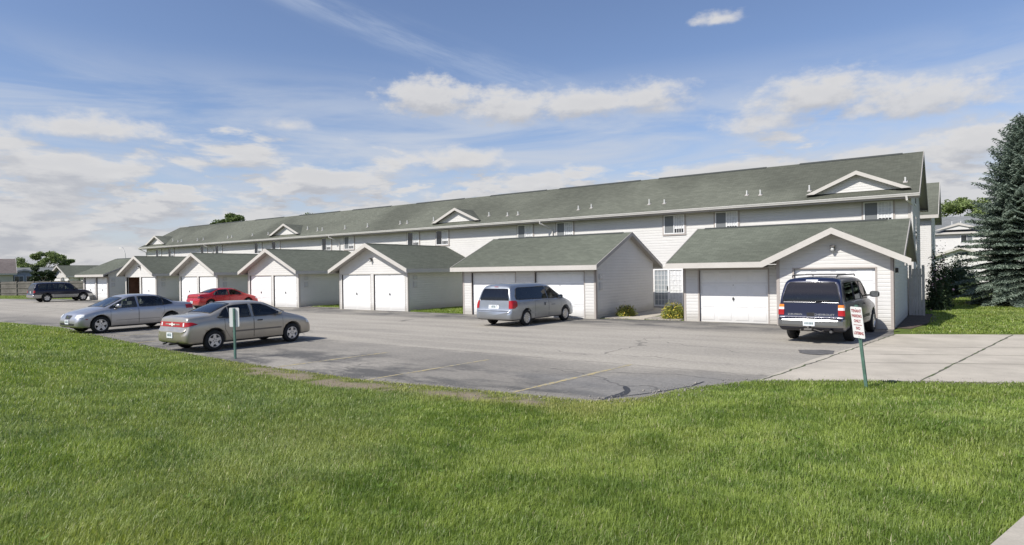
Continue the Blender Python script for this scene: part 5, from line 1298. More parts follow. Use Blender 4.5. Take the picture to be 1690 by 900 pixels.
van = dict(cat='minivan', loc=(-15.08, 19.72, 0), rz=R(-2), scale=.955, st=st, cabin=(.30, 4.02, .6, 1.04), seats=[(.95, 0, 1.4, 1.1, .15), (1.95, -.42, .5, 1.15, .18), (1.95, .42, .5, 1.15, .18), (2.95, -.42, .52, 1.18, .18), (2.95, .42, .52, 1.18, .18)], seatmat='seat', L=5.06, W=.99, axles=(1.12, 4.10), r=.335, rr=.215, style=(9, .13, .9, 1.3), zb=.24, paint='ltblue', mirmat='black', rub=.012,
    doors=[([(1.72, .28), (2.72, .28)], [(1.72, 1.03), (2.72, 1.03)]), ([(2.75, .28), (3.74, .28)], [(2.75, 1.03), (3.74, 1.01)])],
    handles=[(2.50, .90), (2.86, .90)],
    side_glass=[chains([(.48, 1.12), (2.70, 1.09)], [(.48, 1.30), (.56, 1.52), (.75, 1.60), (2.70, 1.61)]), chains([(2.77, 1.09), (3.86, 1.08)], [(2.77, 1.605), (2.95, 1.59), (3.3, 1.45), (3.86, 1.11)], 'cglass2')],
    side_bits=[([(1.5, .50), (3.7, .50)], [(1.5, .545), (3.7, .545)], 'ltblue', 'side_moulding', .012), ([(2.38, .80), (2.48, .80)], [(2.38, .92), (2.48, .92)], 'sign_dark', 'door_lettering', .010), ([(2.92, .80), (3.22, .80)], [(2.92, .82), (3.22, .82)], 'sign_dark', 'door_lettering', .010)],
    mirror=(3.62, 1.14, .93), mirs=(.10, .085, .07), wind=[(3.28, -.60, .60), (4.06, -.74, .74)],
    backend=[(1.10, -.75, .75), (1.13, -.76, .76), (1.52, -.66, .66), (1.56, -.62, .62)],
    ends=[('tailgate_handle', 'chrome', False, [(.905, -.28, .28), (.935, -.28, .28)], .02), ('plate_recess', 'clear', False, [(.745, -.27, .27), (.895, -.27, .27)], .006), ('brake_light', 'redlamp', False, [(1.628, -.10, .10), (1.645, -.10, .10)], .02), ('tailgate_seam', 'seam', False, [(.655, -.82, .82), (.665, -.82, .82)], .004)],
    corners=[('tail_light', 'redlamp', (.60, .6), (-69, -22), ([(-73, .76), (-40, .76), (-14, .90)], [(-73, 1.08), (-35, 1.08), (-14, 1.0)]), .012), ('headlight', 'clear', (.45, 4.3), (28, 66), ([(28, .66), (66, .62)], [(28, .80), (66, .74)]), .008)],
    plates=[(False, .82, '')])
M['sign_dark'] = mat('door_letters', (.05, .06, .07), .5)
T_v, sh_v = car('minivan', 'light blue minivan parked nose-in at a wide garage, tailgate to the camera', van)
T_v_bits = MB()
for (y0, y1, z0, z1) in ():
    pass

# --- navy full-size utility vehicle ----------------------------------------------
def suv_st(L, W, zb, belt, H_, wt, hood, bumper=.70):
    k = L / 5.0
    return [(0, W * .93, .46, .66, W * .92, .68, 0.), (0, W * .93, .46, .66, W * .92, .68, 0.), (.03, W * .97, .42, .68, W * .94, .70, .0), (.08, W * .975, .40, .72, W * .935, .76, .0), (.10, W * .98, .38, belt * .8, W * .93, belt * .90, .0), (.12, W * .985, .36, belt - .04, W * .89, belt + .18, .01),
            (.20, W * .99, .34, belt, wt + .07, H_ - .32, .01), (.27, W, .33, belt, wt + .03, H_ - .12, .02), (.36, W, .32, belt, wt + .01, H_ - .03, .03), (.6, W, zb, belt, wt, H_, .035), (1.6 * k, W, zb, belt, wt, H_ + .01, .04), (2.6 * k, W, zb, belt, wt, H_, .04), (3.0 * k, W, zb, belt - .005, wt + .01, H_ - .04, .035),
            (3.1 * k, W, zb, belt - .01, wt + .02, H_ - .09, .03), (3.35 * k, W, zb, belt - .02, wt + .09, (H_ + hood) / 2, .03), (3.66 * k, W, zb, belt - .04, W - .19, hood + .03, .03), (3.74 * k, W, zb, belt - .05, W - .17, hood, .04), (4.3 * k, W * .99, zb, hood - .16, W - .18, hood - .05, .05),
            (4.62 * k, W * .97, zb + .02, hood - .24, W - .20, hood - .12, .05), (4.78 * k, W * .95, zb + .06, hood - .36, W - .22, hood - .24, .03), (4.86 * k, W * .93, zb + .08, .72, W - .22, .82, .02), (4.92 * k, W * .9, zb + .1, .62, W - .24, .70, .01), (L, W * .84, zb + .12, .55, W - .3, .62, 0.), (L, W * .84, zb + .12, .55, W - .3, .62, 0.)]
L = 5.35
nav = dict(cat='utility vehicle', loc=(-3.50, 19.55, 0), rz=R(-3.5), cabin=(.22, 3.88, .7, 1.13), seats=[(1.0, 0, 1.4, 1.2, .15), (1.9, 0, 1.4, 1.22, .16), (2.95, -.44, .54, 1.25, .18), (2.95, .44, .54, 1.25, .18)], st=suv_st(L, .895, .36, 1.16, 1.86, .70, 1.18), L=L, W=.895, axles=(1.27, 4.50), r=.375, rr=.225, tw=.25, style=(6, .22, .9, 1.2), gap=.075, zb=.36, paint='navy', mirmat='black', handlemat='black', rub=.012,
    doors=[([(1.74, .42), (2.62, .42)], [(1.74, 1.14), (2.62, 1.14)]), ([(2.66, .42), (3.72, .42)], [(2.66, 1.14), (3.72, 1.12)])], handles=[(1.88, 1.02), (2.80, 1.02)],
    side_glass=[chains([(.50, 1.20), (1.62, 1.20)], [(.50, 1.66), (.6, 1.73), (1.62, 1.74)]), chains([(1.75, 1.20), (2.60, 1.20)], [(1.75, 1.74), (2.60, 1.74)]), chains([(2.68, 1.20), (3.72, 1.18)], [(2.68, 1.74), (3.1, 1.70), (3.72, 1.22)], 'cglass2')],
    side_bits=[([(1.72, .60), (3.74, .60)], [(1.72, .68), (3.74, .68)], 'black', 'side_moulding', .012)],
    mirror=(3.58, 1.30, .93), mirs=(.14, .10, .07), wind=[(3.36, -.62, .62), (3.90, -.70, .70)],
    backend=[(1.20, -.74, .74), (1.28, -.76, .76), (1.68, -.66, .66), (1.74, -.60, .60)],
    ends=[('brake_light', 'clear', False, [(1.782, -.16, .16), (1.815, -.16, .16)], .014), ('tailgate_seam', 'seam', False, [(1.155, -.86, .86), (1.168, -.86, .86)], .008), ('tailgate_strip', 'navy', False, [(.73, -.70, .70), (.76, -.70, .70)], .02)],
    corners=[('amber_light', 'amber', (.72, .25), (-90, -40), ([(-90, 1.03), (-40, 1.03)], [(-90, 1.11), (-40, 1.11)]), .016), ('reversing_light', 'clear', (.72, .25), (-90, -40), ([(-90, .96), (-40, .96)], [(-90, 1.03), (-40, 1.03)]), .015), ('tail_light', 'redlamp', (.72, .25), (-90, -40), ([(-90, .80), (-40, .80)], [(-90, .96), (-40, .96)]), .017),
             ('headlight', 'clear', (.6, 4.7), (20, 75), ([(20, .80), (75, .80)], [(20, .92), (75, .92)]), .008)],
    plates=[])
T_n, sh_n = car('utility_vehicle', 'navy blue full-size utility vehicle with roof rack and chrome rear bumper', nav)
# chrome bumper
M['badge'] = mat('badge_metal', (.42, .42, .42), .4, .2)
mb = MB(); prof = [(-.10, .48), (-.115, .54), (-.11, .66), (-.09, .70), (.03, .70), (.03, .47)]
xs_ = [-.895, -.86, -.74, -.4, .4, .74, .86, .895]; yo = [.22, .08, .02, 0, 0, .02, .08, .22]; vs = []; fs = []
for x, q in zip(xs_, yo): vs += [(x, a + q, z) for a, z in prof]
n = len(prof)
for i in range(len(xs_) - 1):
    for j in range(n): fs.append((i * n + j, (i + 1) * n + j, (i + 1) * n + (j + 1) % n, i * n + (j + 1) % n))
fs += [tuple(range(n)), tuple(range((len(xs_) - 1) * n, len(xs_) * n))[::-1]]
mb.add(vs, fs); bp = mb.build('rear_bumper', M['chrome2'] if 'chrome2' in M else mat('bumper_chrome', (.58, .58, .57), .24, .9), T_n)
mb = MB(); mb.box(-.84, .84, -.085, .03, .701, .712); mb.build('bumper_pad', M['black'], bp)
mb = MB(); mb.box(-.155, .155, -.128, -.118, .515, .665); o = mb.build('licence_plate', M['plate'], T_n)
q = MB()
for kx, wd in ((-.10, .028), (-.062, .022), (-.02, .03), (.025, .024), (.06, .03), (.10, .024)): q.box(kx - wd / 2, kx + wd / 2, -.130, -.128, .555, .62)
q.build('plate_print', M['platetxt'], o)
mb = MB(); mb.box(-.10, .10, -.25, .05, .40, .45); mb.tube([(0, -.2, .45), (0, -.2, .50)], .03, 8); mb.tube([(-.24, -.02, .40), (-.24, -.08, .38)], .02, 6); mb.tube([(.12, -.1, .42), (.3, -.06, .36), (.36, 0, .38)], .015, 6); mb.build('tow_hitch', M['lampmetal'], T_n)
mb = MB(); mb.tube([(.55, -.02, .36), (.55, .5, .36)], .04, 8); mb.build('exhaust', M['handle'], T_n)
for s in (-1, 1):
    mb = MB(); mb.tube([(s * .60, .55, 1.89), (s * .61, .62, 1.945), (s * .61, 2.9, 1.95), (s * .61, 3.0, 1.90)], .018, 8); mb.build('roof_rail', M['black'], T_n)
for y in (.75, 1.9): 
    mb = MB(); mb.tube([(-.61, y, 1.945), (-.55, y, 1.965), (.55, y, 1.965), (.61, y, 1.945)], .016, 8); mb.build('roof_bar', M['black'], T_n)
e = sh_n.hit((0, -2, .98), (0, 1, 0), .004)
text_mesh('badge', 'CHEVROLET', .078, M['badge'], T_n, (.36, sh_n.hit((.36, -2, .82), (0, 1, 0), 0).y - .010, .825), (R(90), 0, 0), 1.25)
text_mesh('badge', 'SUBURBAN', .068, M['badge'], T_n, (-.42, sh_n.hit((-.42, -2, .82), (0, 1, 0), 0).y - .010, .825), (R(90), 0, 0), 1.15)
mb = MB(); yb_ = e.y
mb.box(-.10, .10, yb_ - .03, yb_, .78, .88); mb.build('tailgate_latch', M['black'], T_n)
e = sh_n.hit((0, -2, 1.22), (0, 1, 0), .03)
mb = MB(); mb.tube([(.10, e.y - .01, 1.19), (.16, e.y - .005, 1.215), (.50, e.y + .01, 1.24)], .012, 6); mb.build('wiper', M['black'], T_n)

# --- black/pewter utility vehicle far left -----------------------------------------
L = 4.80
far = dict(cat='utility vehicle', loc=(-67.6, 20.4, 0), rz=R(-1), cabin=(.22, 3.46, .65, 1.06), seats=[(1.0, 0, 1.3, 1.12, .15), (1.75, 0, 1.3, 1.14, .16), (2.6, -.42, .52, 1.16, .18), (2.6, .42, .52, 1.16, .18)], st=suv_st(L, .92, .34, 1.08, 1.72, .66, 1.06), L=L, W=.92, axles=(1.05, 3.88), r=.36, rr=.215, tw=.23, style=(5, .30, .9, 1.2), gap=.07, zb=.34, paint='navy2', lower='pewter', zsplit=.66, mirmat='black', rub=.012,
    doors=[([(1.62, .40), (2.42, .40)], [(1.62, 1.06), (2.42, 1.06)]), ([(2.45, .40), (3.36, .40)], [(2.45, 1.06), (3.36, 1.05)])], handles=[(1.74, .96), (2.56, .96)],
    side_glass=[chains([(.48, 1.13), (1.52, 1.13)], [(.48, 1.55), (.6, 1.60), (1.52, 1.61)]), chains([(1.60, 1.13), (2.38, 1.13)], [(1.60, 1.61), (2.38, 1.61)]), chains([(2.46, 1.13), (3.32, 1.11)], [(2.46, 1.61), (2.8, 1.57), (3.32, 1.14)], 'cglass2')],
    mirror=(3.2, 1.18, .93), mirs=(.11, .08, .07), wind=[(3.02, -.6, .6), (3.5, -.72, .72)],
    backend=[(1.12, -.74, .74), (1.2, -.76, .76), (1.56, -.62, .62), (1.60, -.58, .58)],
    corners=[('tail_light', 'redlamp', (.72, .25), (-88, -20), ([(-88, .84), (-20, .84)], [(-88, 1.04), (-20, 1.04)]), .014)],
    plates=[(False, .90, '')])
T_f, sh_f = car('utility_vehicle', 'black utility vehicle with pewter lower body, farthest left in the lot', far)
for s in (-1, 1):
    mb = MB(); mb.tube([(s * .56, .6, 1.75), (s * .57, .7, 1.79), (s * .57, 2.6, 1.79), (s * .56, 2.7, 1.75)], .016, 8); mb.build('roof_rail', M['black'], T_f)

# ------------------------------------------------------------------ signs
M['postgreen'] = dirty('green_post', (.13, .235, .19), .5, .15, 6.)
M['signred'] = mat('sign_red', (.30, .025, .03), .6)
M['signface'] = dirty('sign_face', (.80, .80, .79), .4, .03)
def sign(name, label, x, y, z0, facing, lean, side, h_post, plate_c, ph, pw, texts, roll=0.):
    """facing: heading of the plate normal (deg from -Y, + towards -X); lean: forward tilt deg"""
    T = thing(name, label, 'sign', (x, y, z0), R(-facing)); T.rotation_euler = (R(lean), R(roll), R(-facing))
    mb = MB(); a = .028; zt = plate_c + ph / 2 - .02
    pr = [(-.034, .0), (-.026, .0), (-.014, .028), (.014, .028), (.026, 0), (.034, 0), (.034, .005), (.028, .005), (.016, .034), (-.016, .034), (-.028, .005), (-.034, .005)]
    mb.prism([(px_, py_ + .003, -.25) for px_, py_ in pr], (0, 0, .25 + h_post)); mb.build('post', M['postgreen'], T)
    b = MB(); r_ = .025; pts = []
    for cx, cz, a0 in ((pw / 2 - r_, plate_c + ph / 2 - r_, 0), (-pw / 2 + r_, plate_c + ph / 2 - r_, 90), (-pw / 2 + r_, plate_c - ph / 2 + r_, 180), (pw / 2 - r_, plate_c - ph / 2 + r_, 270)):
        pts += [(cx + r_ * math.cos(R(a0 + q)), -.004, cz + r_ * math.sin(R(a0 + q))) for q in (0, 30, 60, 90)]
    b.prism(pts, (0, .003, 0)); pl = b.build('plate', M['signface'], T)
    for (s_, size, dz, sx) in texts:
        text_mesh('lettering', s_, size, M['signred'], pl, (0, -.0052, plate_c + dz), (R(90), 0, 0), sx, .0008, bold=.0022)
    if texts:
        l = MB(); l.box(-pw * .36, pw * .36, -.0062, -.0045, plate_c - .050, plate_c - .040); l.build('rule', M['signred'], pl)
    for dz in (ph / 2 - .03, -ph / 2 + .03):
        q = MB(); q.lathe([(0, 0), (0, .008), (-.004, .008), (-.004, 0)], axis='z', n=8); o_ = q.build('bolt', M['chrome'], pl, loc=(0, -.005, plate_c + dz)); o_.rotation_euler = (R(-90), 0, 0)
    return T
sign('parking_sign', 'white tenant parking sign with red lettering on a leaning green post near the driveway', -1.37, 12.67, .02, 45, 7.0, 0, 1.50, 1.19, .56, .285,
     [('TENANT', .074, .205, .86), ('PARKING', .074, .115, .80), ('ONLY', .074, .025, .86), ('NO', .074, -.105, .9), ('LOITERING', .074, -.195, .66)])
sign('parking_sign', 'plain white sign back on a green post before the beige sedan', -15.5, 9.13, .03, 140, -2.0, 0, 1.30, 1.06, .50, .25, [])
# ------------------------------------------------------------------ vegetation
def np_mesh(name, V, F, k, mats, parent=None, smooth=False):
    """V (n,3); F (m,k) index array of k-gons"""
    me = bpy.data.meshes.new(name); me.vertices.add(len(V)); me.vertices.foreach_set('co', V.astype(np.float32).ravel())
    me.loops.add(F.size); me.loops.foreach_set('vertex_index', F.astype(np.int32).ravel())
    me.polygons.add(len(F)); me.polygons.foreach_set('loop_start', np.arange(len(F)) * k)
    me.update(calc_edges=True)
    me.materials.append(mats)
    o = bpy.data.objects.new(name, me); col.objects.link(o)
    if parent: o.parent = parent
    return o
def leafmat(name, a, b_, c, scale=2., trans=.25, rough=.6):
    m = bpy.data.materials.new(name); m.use_nodes = True; t = NT(m.node_tree); nt = m.node_tree
    bs = nt.nodes['Principled BSDF']; geo = t.new('ShaderNodeNewGeometry')
    n = t.noise(geo.outputs['Position'], scale, 3, .6); rnd = geo.outputs['Random Per Island']
    cc = t.mix(t.ss(n, .35, .65), a, b_); cc = t.mix(t.m('MULTIPLY', t.m('POWER', rnd, 2.0), .8), cc, c)
    t.put(bs.inputs['Base Color'], cc); bs.inputs['Roughness'].default_value = rough; bs.inputs['Specular IOR Level'].default_value = .35
    tr = t.new('ShaderNodeBsdfTranslucent'); t.put(tr.inputs[0], cc); mx = t.new('ShaderNodeMixShader'); mx.inputs[0].default_value = trans
    t.l.new(bs.outputs[0], mx.inputs[1]); t.l.new(tr.outputs[0], mx.inputs[2]); t.l.new(mx.outputs[0], nt.nodes['Material Output'].inputs[0]); return m
def unit(v): return v / np.maximum(np.linalg.norm(v, axis=-1, keepdims=True), 1e-9)
def leaves(C, N, U, L, Wd):
    """rhombic leaves: centre C, normal N, axis U, length L, width Wd -> V,F"""
    S = np.cross(N, U); n = len(C)
    L = np.asarray(L).reshape(-1, 1); Wd = np.asarray(Wd).reshape(-1, 1)
    V = np.stack([C - U * L * .5, C + S * Wd * .5 + U * L * .05, C + U * L * .5, C - S * Wd * .5 + U * L * .05], 1).reshape(-1, 3)
    F = np.arange(n * 4).reshape(n, 4); return V, F

# lawn --------------------------------------------------------------
def grass_sample(n, x0, x1, y0, y1): return rng.uniform(x0, x1, n), rng.uniform(y0, y1, n)
def blades(X, Y, Z, h, wd, lean_amt, clumpy=True):
    n = len(X)
    az = rng.uniform(0, 2 * np.pi, n)
    wind = vnoise(X, Y, .55, 9) * 6.28 * 1.5
    la = np.where(rng.random(n) < .32, wind + rng.normal(0, .7, n), az)
    ln = np.abs(rng.normal(0, 1, n)) * lean_amt + .12
    ld_ = np.stack([np.cos(la), np.sin(la), np.zeros(n)], 1)
    sd_ = np.stack([-np.sin(az), np.cos(az), np.zeros(n)], 1)
    base = np.stack([X, Y, Z], 1); up_ = np.array([0, 0, 1.])
    h = h[:, None]; wd = wd[:, None]; ln = ln[:, None]
    mid = base + up_ * h * .55 + ld_ * h * ln * .35
    tip = base + up_ * h * (1 - .25 * np.minimum(ln, 1.2)) + ld_ * h * ln * 1.0
    V = np.stack([base - sd_ * wd * .5, base + sd_ * wd * .5, mid + sd_ * wd * .42, mid - sd_ * wd * .42, tip], 1)
    return V
def lawn(name, label, X, Y, hb, wb, lean_amt, m, kmax=None):
    Z = terrain(X, Y) - .004
    V = blades(X, Y, Z, hb, wb, lean_amt); n = len(X)
    V = V.reshape(-1, 3); i = np.arange(n)[:, None] * 5
    T3 = np.concatenate([i + [0, 1, 2], i + [0, 2, 3], i + [3, 2, 4]], 0)
    o = np_mesh(name, V, T3, 3, m); meta(o, label, 'grass', kind='stuff'); return o
def gmat():
    m = bpy.data.materials.new('grass_blades'); m.use_nodes = True; t = NT(m.node_tree); nt = m.node_tree
    bs = nt.nodes['Principled BSDF']; geo = t.new('ShaderNodeNewGeometry'); pos = geo.outputs['Position']; rnd = geo.outputs['Random Per Island']
    n1 = t.noise(pos, .38, 5, .65); n2 = t.noise(pos, 1.6, 5, .65); n3 = t.noise(pos, .09, 2)
    c = t.mix(t.ss(n2, .35, .65), (.14, .225, .034, 1), (.33, .42, .09, 1))
    c = t.mix(t.m('MULTIPLY', t.ss(n1, .48, .68), .6), c, (.37, .41, .10, 1))
    c = t.mix(t.m('MULTIPLY', t.ss(n3, .5, .6), .3), c, (.27, .32, .16, 1))
    # stray pale, straw and dark blades
    c = t.mix(t.m('MULTIPLY', t.ss(rnd, .80, 1.0), .75), c, (.34, .39, .17, 1))
    c = t.mix(t.m('MULTIPLY', t.ss(rnd, .965, .975), .8), c, (.55, .50, .30, 1))
    c = t.mix(t.m('MULTIPLY', t.ss(rnd, .22, .0), .55), c, (.07, .115, .025, 1))
    ba = t.ss(t.noise(t.vm('ADD', pos, (3, 7, 0)), .9, 4), .5, .7)
    x, y, z = t.sep(pos)
    # dry rim beside the asphalt
    sy_ = t.m('MULTIPLY', t.ss(t.m('ADD', y, t.m('MULTIPLY', n2, 1.6)), 8.1, 9.3), t.m('MULTIPLY', t.ss(x, -17., -14.), t.ss(x, -3.9, -4.6))); sy_ = t.m('MULTIPLY', sy_, t.ss(z, .5, .3))
    c = t.mix(t.m('MULTIPLY', sy_, .55), c, (.40, .37, .13, 1))
    rim = t.m('MULTIPLY', t.ss(z, .10, .0), t.m('MULTIPLY', ba, .5)); c = t.mix(rim, c, (.27, .25, .09, 1))
    t.put(bs.inputs['Base Color'], c); bs.inputs['Roughness'].default_value = .45; bs.inputs['Specular IOR Level'].default_value = .45
    tr = t.new('ShaderNodeBsdfTranslucent'); t.put(tr.inputs[0], t.mix(1., c, (1.15, 1.15, .7, 1), 'MULTIPLY')); mx = t.new('ShaderNodeMixShader'); mx.inputs[0].default_value = .40
    t.l.new(bs.outputs[0], mx.inputs[1]); t.l.new(tr.outputs[0], mx.inputs[2]); t.l.new(mx.outputs[0], nt.nodes['Material Output'].inputs[0]); return m
GM = gmat()
def lawn_points(n, rmin, rflat, rmax, a0, a1):
    """density flat up to rflat then ~1/r^2; angle measured from the view heading"""
    w1 = (rflat ** 2 - rmin ** 2) / 2; w2 = rflat ** 2 * math.log(rmax / rflat); u = rng.random(n)
    k1 = int(n * w1 / (w1 + w2))
    r = np.concatenate([np.sqrt(rmin ** 2 + rng.random(k1) * (rflat ** 2 - rmin ** 2)), rflat * (rmax / rflat) ** rng.random(n - k1)])
    a = YAW + np.radians(rng.uniform(a0, a1, n)); return r * np.sin(a), r * np.cos(a), r
NG = 800000
X, Y, r = lawn_points(NG, 2.6, 5.0, 48, -52, 56)
ins = inpoly(X, Y, PAVED); de = segdist(X, Y, EDGE)
xl = .17 + .27 * (Y - 4.77); side_ = (X > xl + .02) & (X < xl + 1.48) & (Y > 1) & (Y < 14.4)
keep = (~ins) & (Y < 21) & ~side_ & (rng.random(NG) > bareness(X, Y) * .93)
# ragged rim
stray = ins & (de < .16 * vnoise(X, Y, 2.2, 4)) & (rng.random(NG) < .7) & (X < -3.2)
keep |= stray & (Y < 14)
X, Y, r, de = X[keep], Y[keep], r[keep], de[keep]
sc_ = np.maximum(r / 5.0, 1) ** .85
tuft = vnoise(X, Y, 2.1, 2) * .5 + vnoise(X, Y, .45, 6) * .3 + vnoise(X, Y, 5.5, 8) * .35
hb = (.026 + .044 * tuft + .015 * rng.random(len(X))) * np.clip(.55 + de / 2.2, .55, 1.15) * (1 + .12 * (sc_ - 1))
hb = np.where(rng.random(len(X)) < .012, hb * 1.6, hb) * .92
wb = (.0030 + .0024 * rng.random(len(X))) * sc_
lawn('lawn_grass', 'green unmown lawn grass filling the foreground up to the asphalt edge', X, Y, hb, wb, .55, GM)
# lawns between and beyond the buildings
def area(n, x0, x1, y0, y1):
    X, Y = grass_sample(n, x0, x1, y0, y1)
    k = ~inpoly(X, Y, PAVED) & ~inpoly(X, Y, BED) & ~inpoly(X, Y, PATH) & (segdist(X, Y, PAVED, True) > .03); return X[k], Y[k]
parts = [area(90000, -1.3, 9, 23.5, 50), area(14000, -25.2, -21.0, 25.1, 33), area(26000, -112, -74, 17.5, 33), area(6000, -35.2, -31.3, 26, 33), area(3000, -63.8, -60.5, 25.4, 30)]
X = np.concatenate([p[0] for p in parts]); Y = np.concatenate([p[1] for p in parts])
k = ~((X > -1.8) & (X < -.95) & (Y > 25) & (Y < 33)); X, Y = X[k], Y[k]
lawn('lawn_grass', 'mown lawn beside the apartment block and between the garages', X, Y, .04 + .05 * rng.random(len(X)), .018 + .016 * rng.random(len(X)), .5, GM)

# broad-leaved weeds in the lawn and loose stones along the crumbling rim
nW = 90; X, Y, r = lawn_points(nW * 3, 3.2, 7, 16, -45, 50); k = ~inpoly(X, Y, PAVED) & (vnoise(X, Y, .5, 12) > .5); X, Y = X[k][:nW], Y[k][:nW]; Z = terrain(X, Y)
Cc, Nn, Uu, Ll, Ww = [], [], [], [], []
for x, y, z in zip(X, Y, Z):
    q = rng.integers(5, 9); a = rng.uniform(0, 6.28) + np.arange(q) * 6.28 / q + rng.normal(0, .3, q); L_ = rng.uniform(.035, .06, q)
    u = unit(np.stack([np.cos(a), np.sin(a), np.full(q, .55)], 1)); Cc.append(np.array([x, y, z + .02]) + u * L_[:, None] * .55); Uu.append(u)
    s_ = np.stack([-np.sin(a), np.cos(a), 0 * a], 1); Nn.append(np.cross(u, s_)); Ll.append(L_); Ww.append(L_ * .36)
V, F = leaves(np.concatenate(Cc), np.concatenate(Nn), np.concatenate(Uu), np.concatenate(Ll), np.concatenate(Ww))
o = np_mesh('lawn_weed', V, F, 4, leafmat('weed_leaf', (.11, .19, .03, 1), (.15, .24, .04, 1), (.2, .29, .06, 1), 8.)); meta(o, 'broad-leaved weeds scattered through the foreground lawn', 'weeds', kind='stuff')
nS = 5200; t_ = rng.random(nS); E_ = np.array(EDGE[3:17], float); seg = rng.integers(0, len(E_) - 1, nS)
Pp = E_[seg] * (1 - t_[:, None]) + E_[seg + 1] * t_[:, None]; dd = E_[seg + 1] - E_[seg]; nn_ = np.stack([-dd[:, 1], dd[:, 0]], 1) / np.linalg.norm(dd, axis=1)[:, None]
Pp = Pp + nn_ * rng.normal(-.05, .22, nS)[:, None]; sz = rng.uniform(.004, .016, nS) * (1 + (rng.random(nS) < .04) * 1.5); z = np.maximum(terrain(Pp[:, 0], Pp[:, 1]), 0.) + sz * .2
base = np.array([[1, 0, 0], [-.5, .87, 0], [-.5, -.87, 0], [.1, .05, .9], [0, 0, -.5]]); V = np.stack([Pp[:, 0], Pp[:, 1], z], 1)[:, None] + (base[None] * rng.uniform(.6, 1.3, (nS, 5, 1))) * sz[:, None, None]
a = rng.uniform(0, 6.28, nS); T6 = np.array([[0, 1, 3], [1, 2, 3], [2, 0, 3], [1, 0, 4], [2, 1, 4], [0, 2, 4]]); F = (np.arange(nS)[:, None, None] * 5 + T6[None]).reshape(-1, 3)
o = np_mesh('loose_gravel', V.reshape(-1, 3), F, 3, dirty('stone', (.30, .28, .25), .9, .3, 20.)); meta(o, 'loose stones and crumbs along the asphalt rim', 'gravel', kind='stuff')

# spruce --------------------------------------------------------------
def spruce(name, label, loc, hgt, rad):
    T = thing(name, label, 'tree', loc)
    tk = MB(); tk.tube([(0, 0, 0), (.03, .02, hgt * .5), (0, 0, hgt * .97)], .20, 10, r2=.02); bark = dirty('spruce_bark', (.10, .075, .055), .9, .2, 6.); tk.build('trunk', bark, T, True)
    Cs, Ns, Us, Ls, Ws = [], [], [], [], []; br = MB()
    z = .35; lev = 0
    while z < hgt - .15:
        t = z / hgt; R_ = rad * (1 - t) ** .68 * (1 if z > .9 else .88); nb = int(19 - 9 * t)
        a0 = rng.uniform(0, 6.28)
        for k in range(nb):
            a = a0 + 2 * np.pi * k / nb + rng.normal(0, .12); L_ = R_ * rng.choice([rng.uniform(.72, .95), rng.uniform(.9, 1.18)]) + .10
            d = np.array([np.cos(a), np.sin(a), 0]); n_ = max(4, int(L_ / .10)); s = np.linspace(.12, 1, n_)
            rise = .10 + .55 * t; droop = -.42 * (1 - t) ** 1.0 - .02
            zz = z + L_ * (rise * s + droop * s ** 2 * 1.0 + .12 * np.maximum(s - .75, 0) * 2)
            P = d[None] * (L_ * s)[:, None]; P[:, 2] = zz
            if t < .9: br.tube([(0, 0, z), tuple(P[n_ // 2]), tuple(P[-1])], .022 * (1 - t) + .008, 4, r2=.004)
            side = np.array([-d[1], d[0], 0])
            # side twigs, longer in the inner middle, pointing outward
            for j in range(n_):
                sl = (1.02 - s[j]) * .50 * L_ ** .75 + .10
                for sg in (-1, 1):
                    m_ = max(2, int(sl / .055)); q = np.linspace(.0, 1, m_) + rng.normal(0, .03, m_)
                    dirn = unit((side * sg * .85 + d * .62 + np.array([0, 0, -.10]))[None])[0]
                    c = P[j][None] + dirn[None] * (sl * q)[:, None] + np.array([0, 0, -.18])[None] * (q ** 2)[:, None] * sl
                    Cs.append(c); u = dirn[None] + rng.normal(0, .35, (m_, 3)); Us.append(unit(u)); Ls.append(np.full(m_, .17) * rng.uniform(.7, 1.3, m_)); Ws.append(rng.uniform(.035, .06, m_))
                c = P[j][None] + rng.normal(0, .03, (3, 3)); Cs.append(c); Us.append(unit(d[None] + rng.normal(0, .4, (3, 3)))); Ls.append(np.full(3, .18)); Ws.append(np.full(3, .055))
        z += rng.uniform(.27, .36) * (1 - .2 * t); lev += 1
    C = np.concatenate(Cs); U = np.concatenate(Us); L_ = np.concatenate(Ls); W_ = np.concatenate(Ws)
    up_ = np.array([0, 0, 1.]) + rng.normal(0, .32, C.shape); N = unit(up_ - U * (up_ * U).sum(1, keepdims=True))
    V1, F1 = leaves(C, N, U, L_, W_); N2 = np.cross(N, U); V2, F2 = leaves(C[::2] - [0, 0, .03], N2[::2], U[::2], L_[::2] * .9, W_[::2])
    V = np.concatenate([V1, V2]); F = np.concatenate([F1, F2 + len(V1)])
    print('spruce leaves', len(F))
    o = np_mesh('crown', V, F, 4, M['needles'], T); br.build('branch_wood', bark, T, True) if False else None
    return T
M['needles'] = leafmat('blue_green_needles', (.10, .14, .108, 1), (.14, .185, .14, 1), (.32, .38, .31, 1), 1.2, .12, .55)
spruce('spruce_tree', 'large blue-green spruce at the right edge with branches down to the lawn', (2.9, 42.5, .03), 10.0, 3.45)

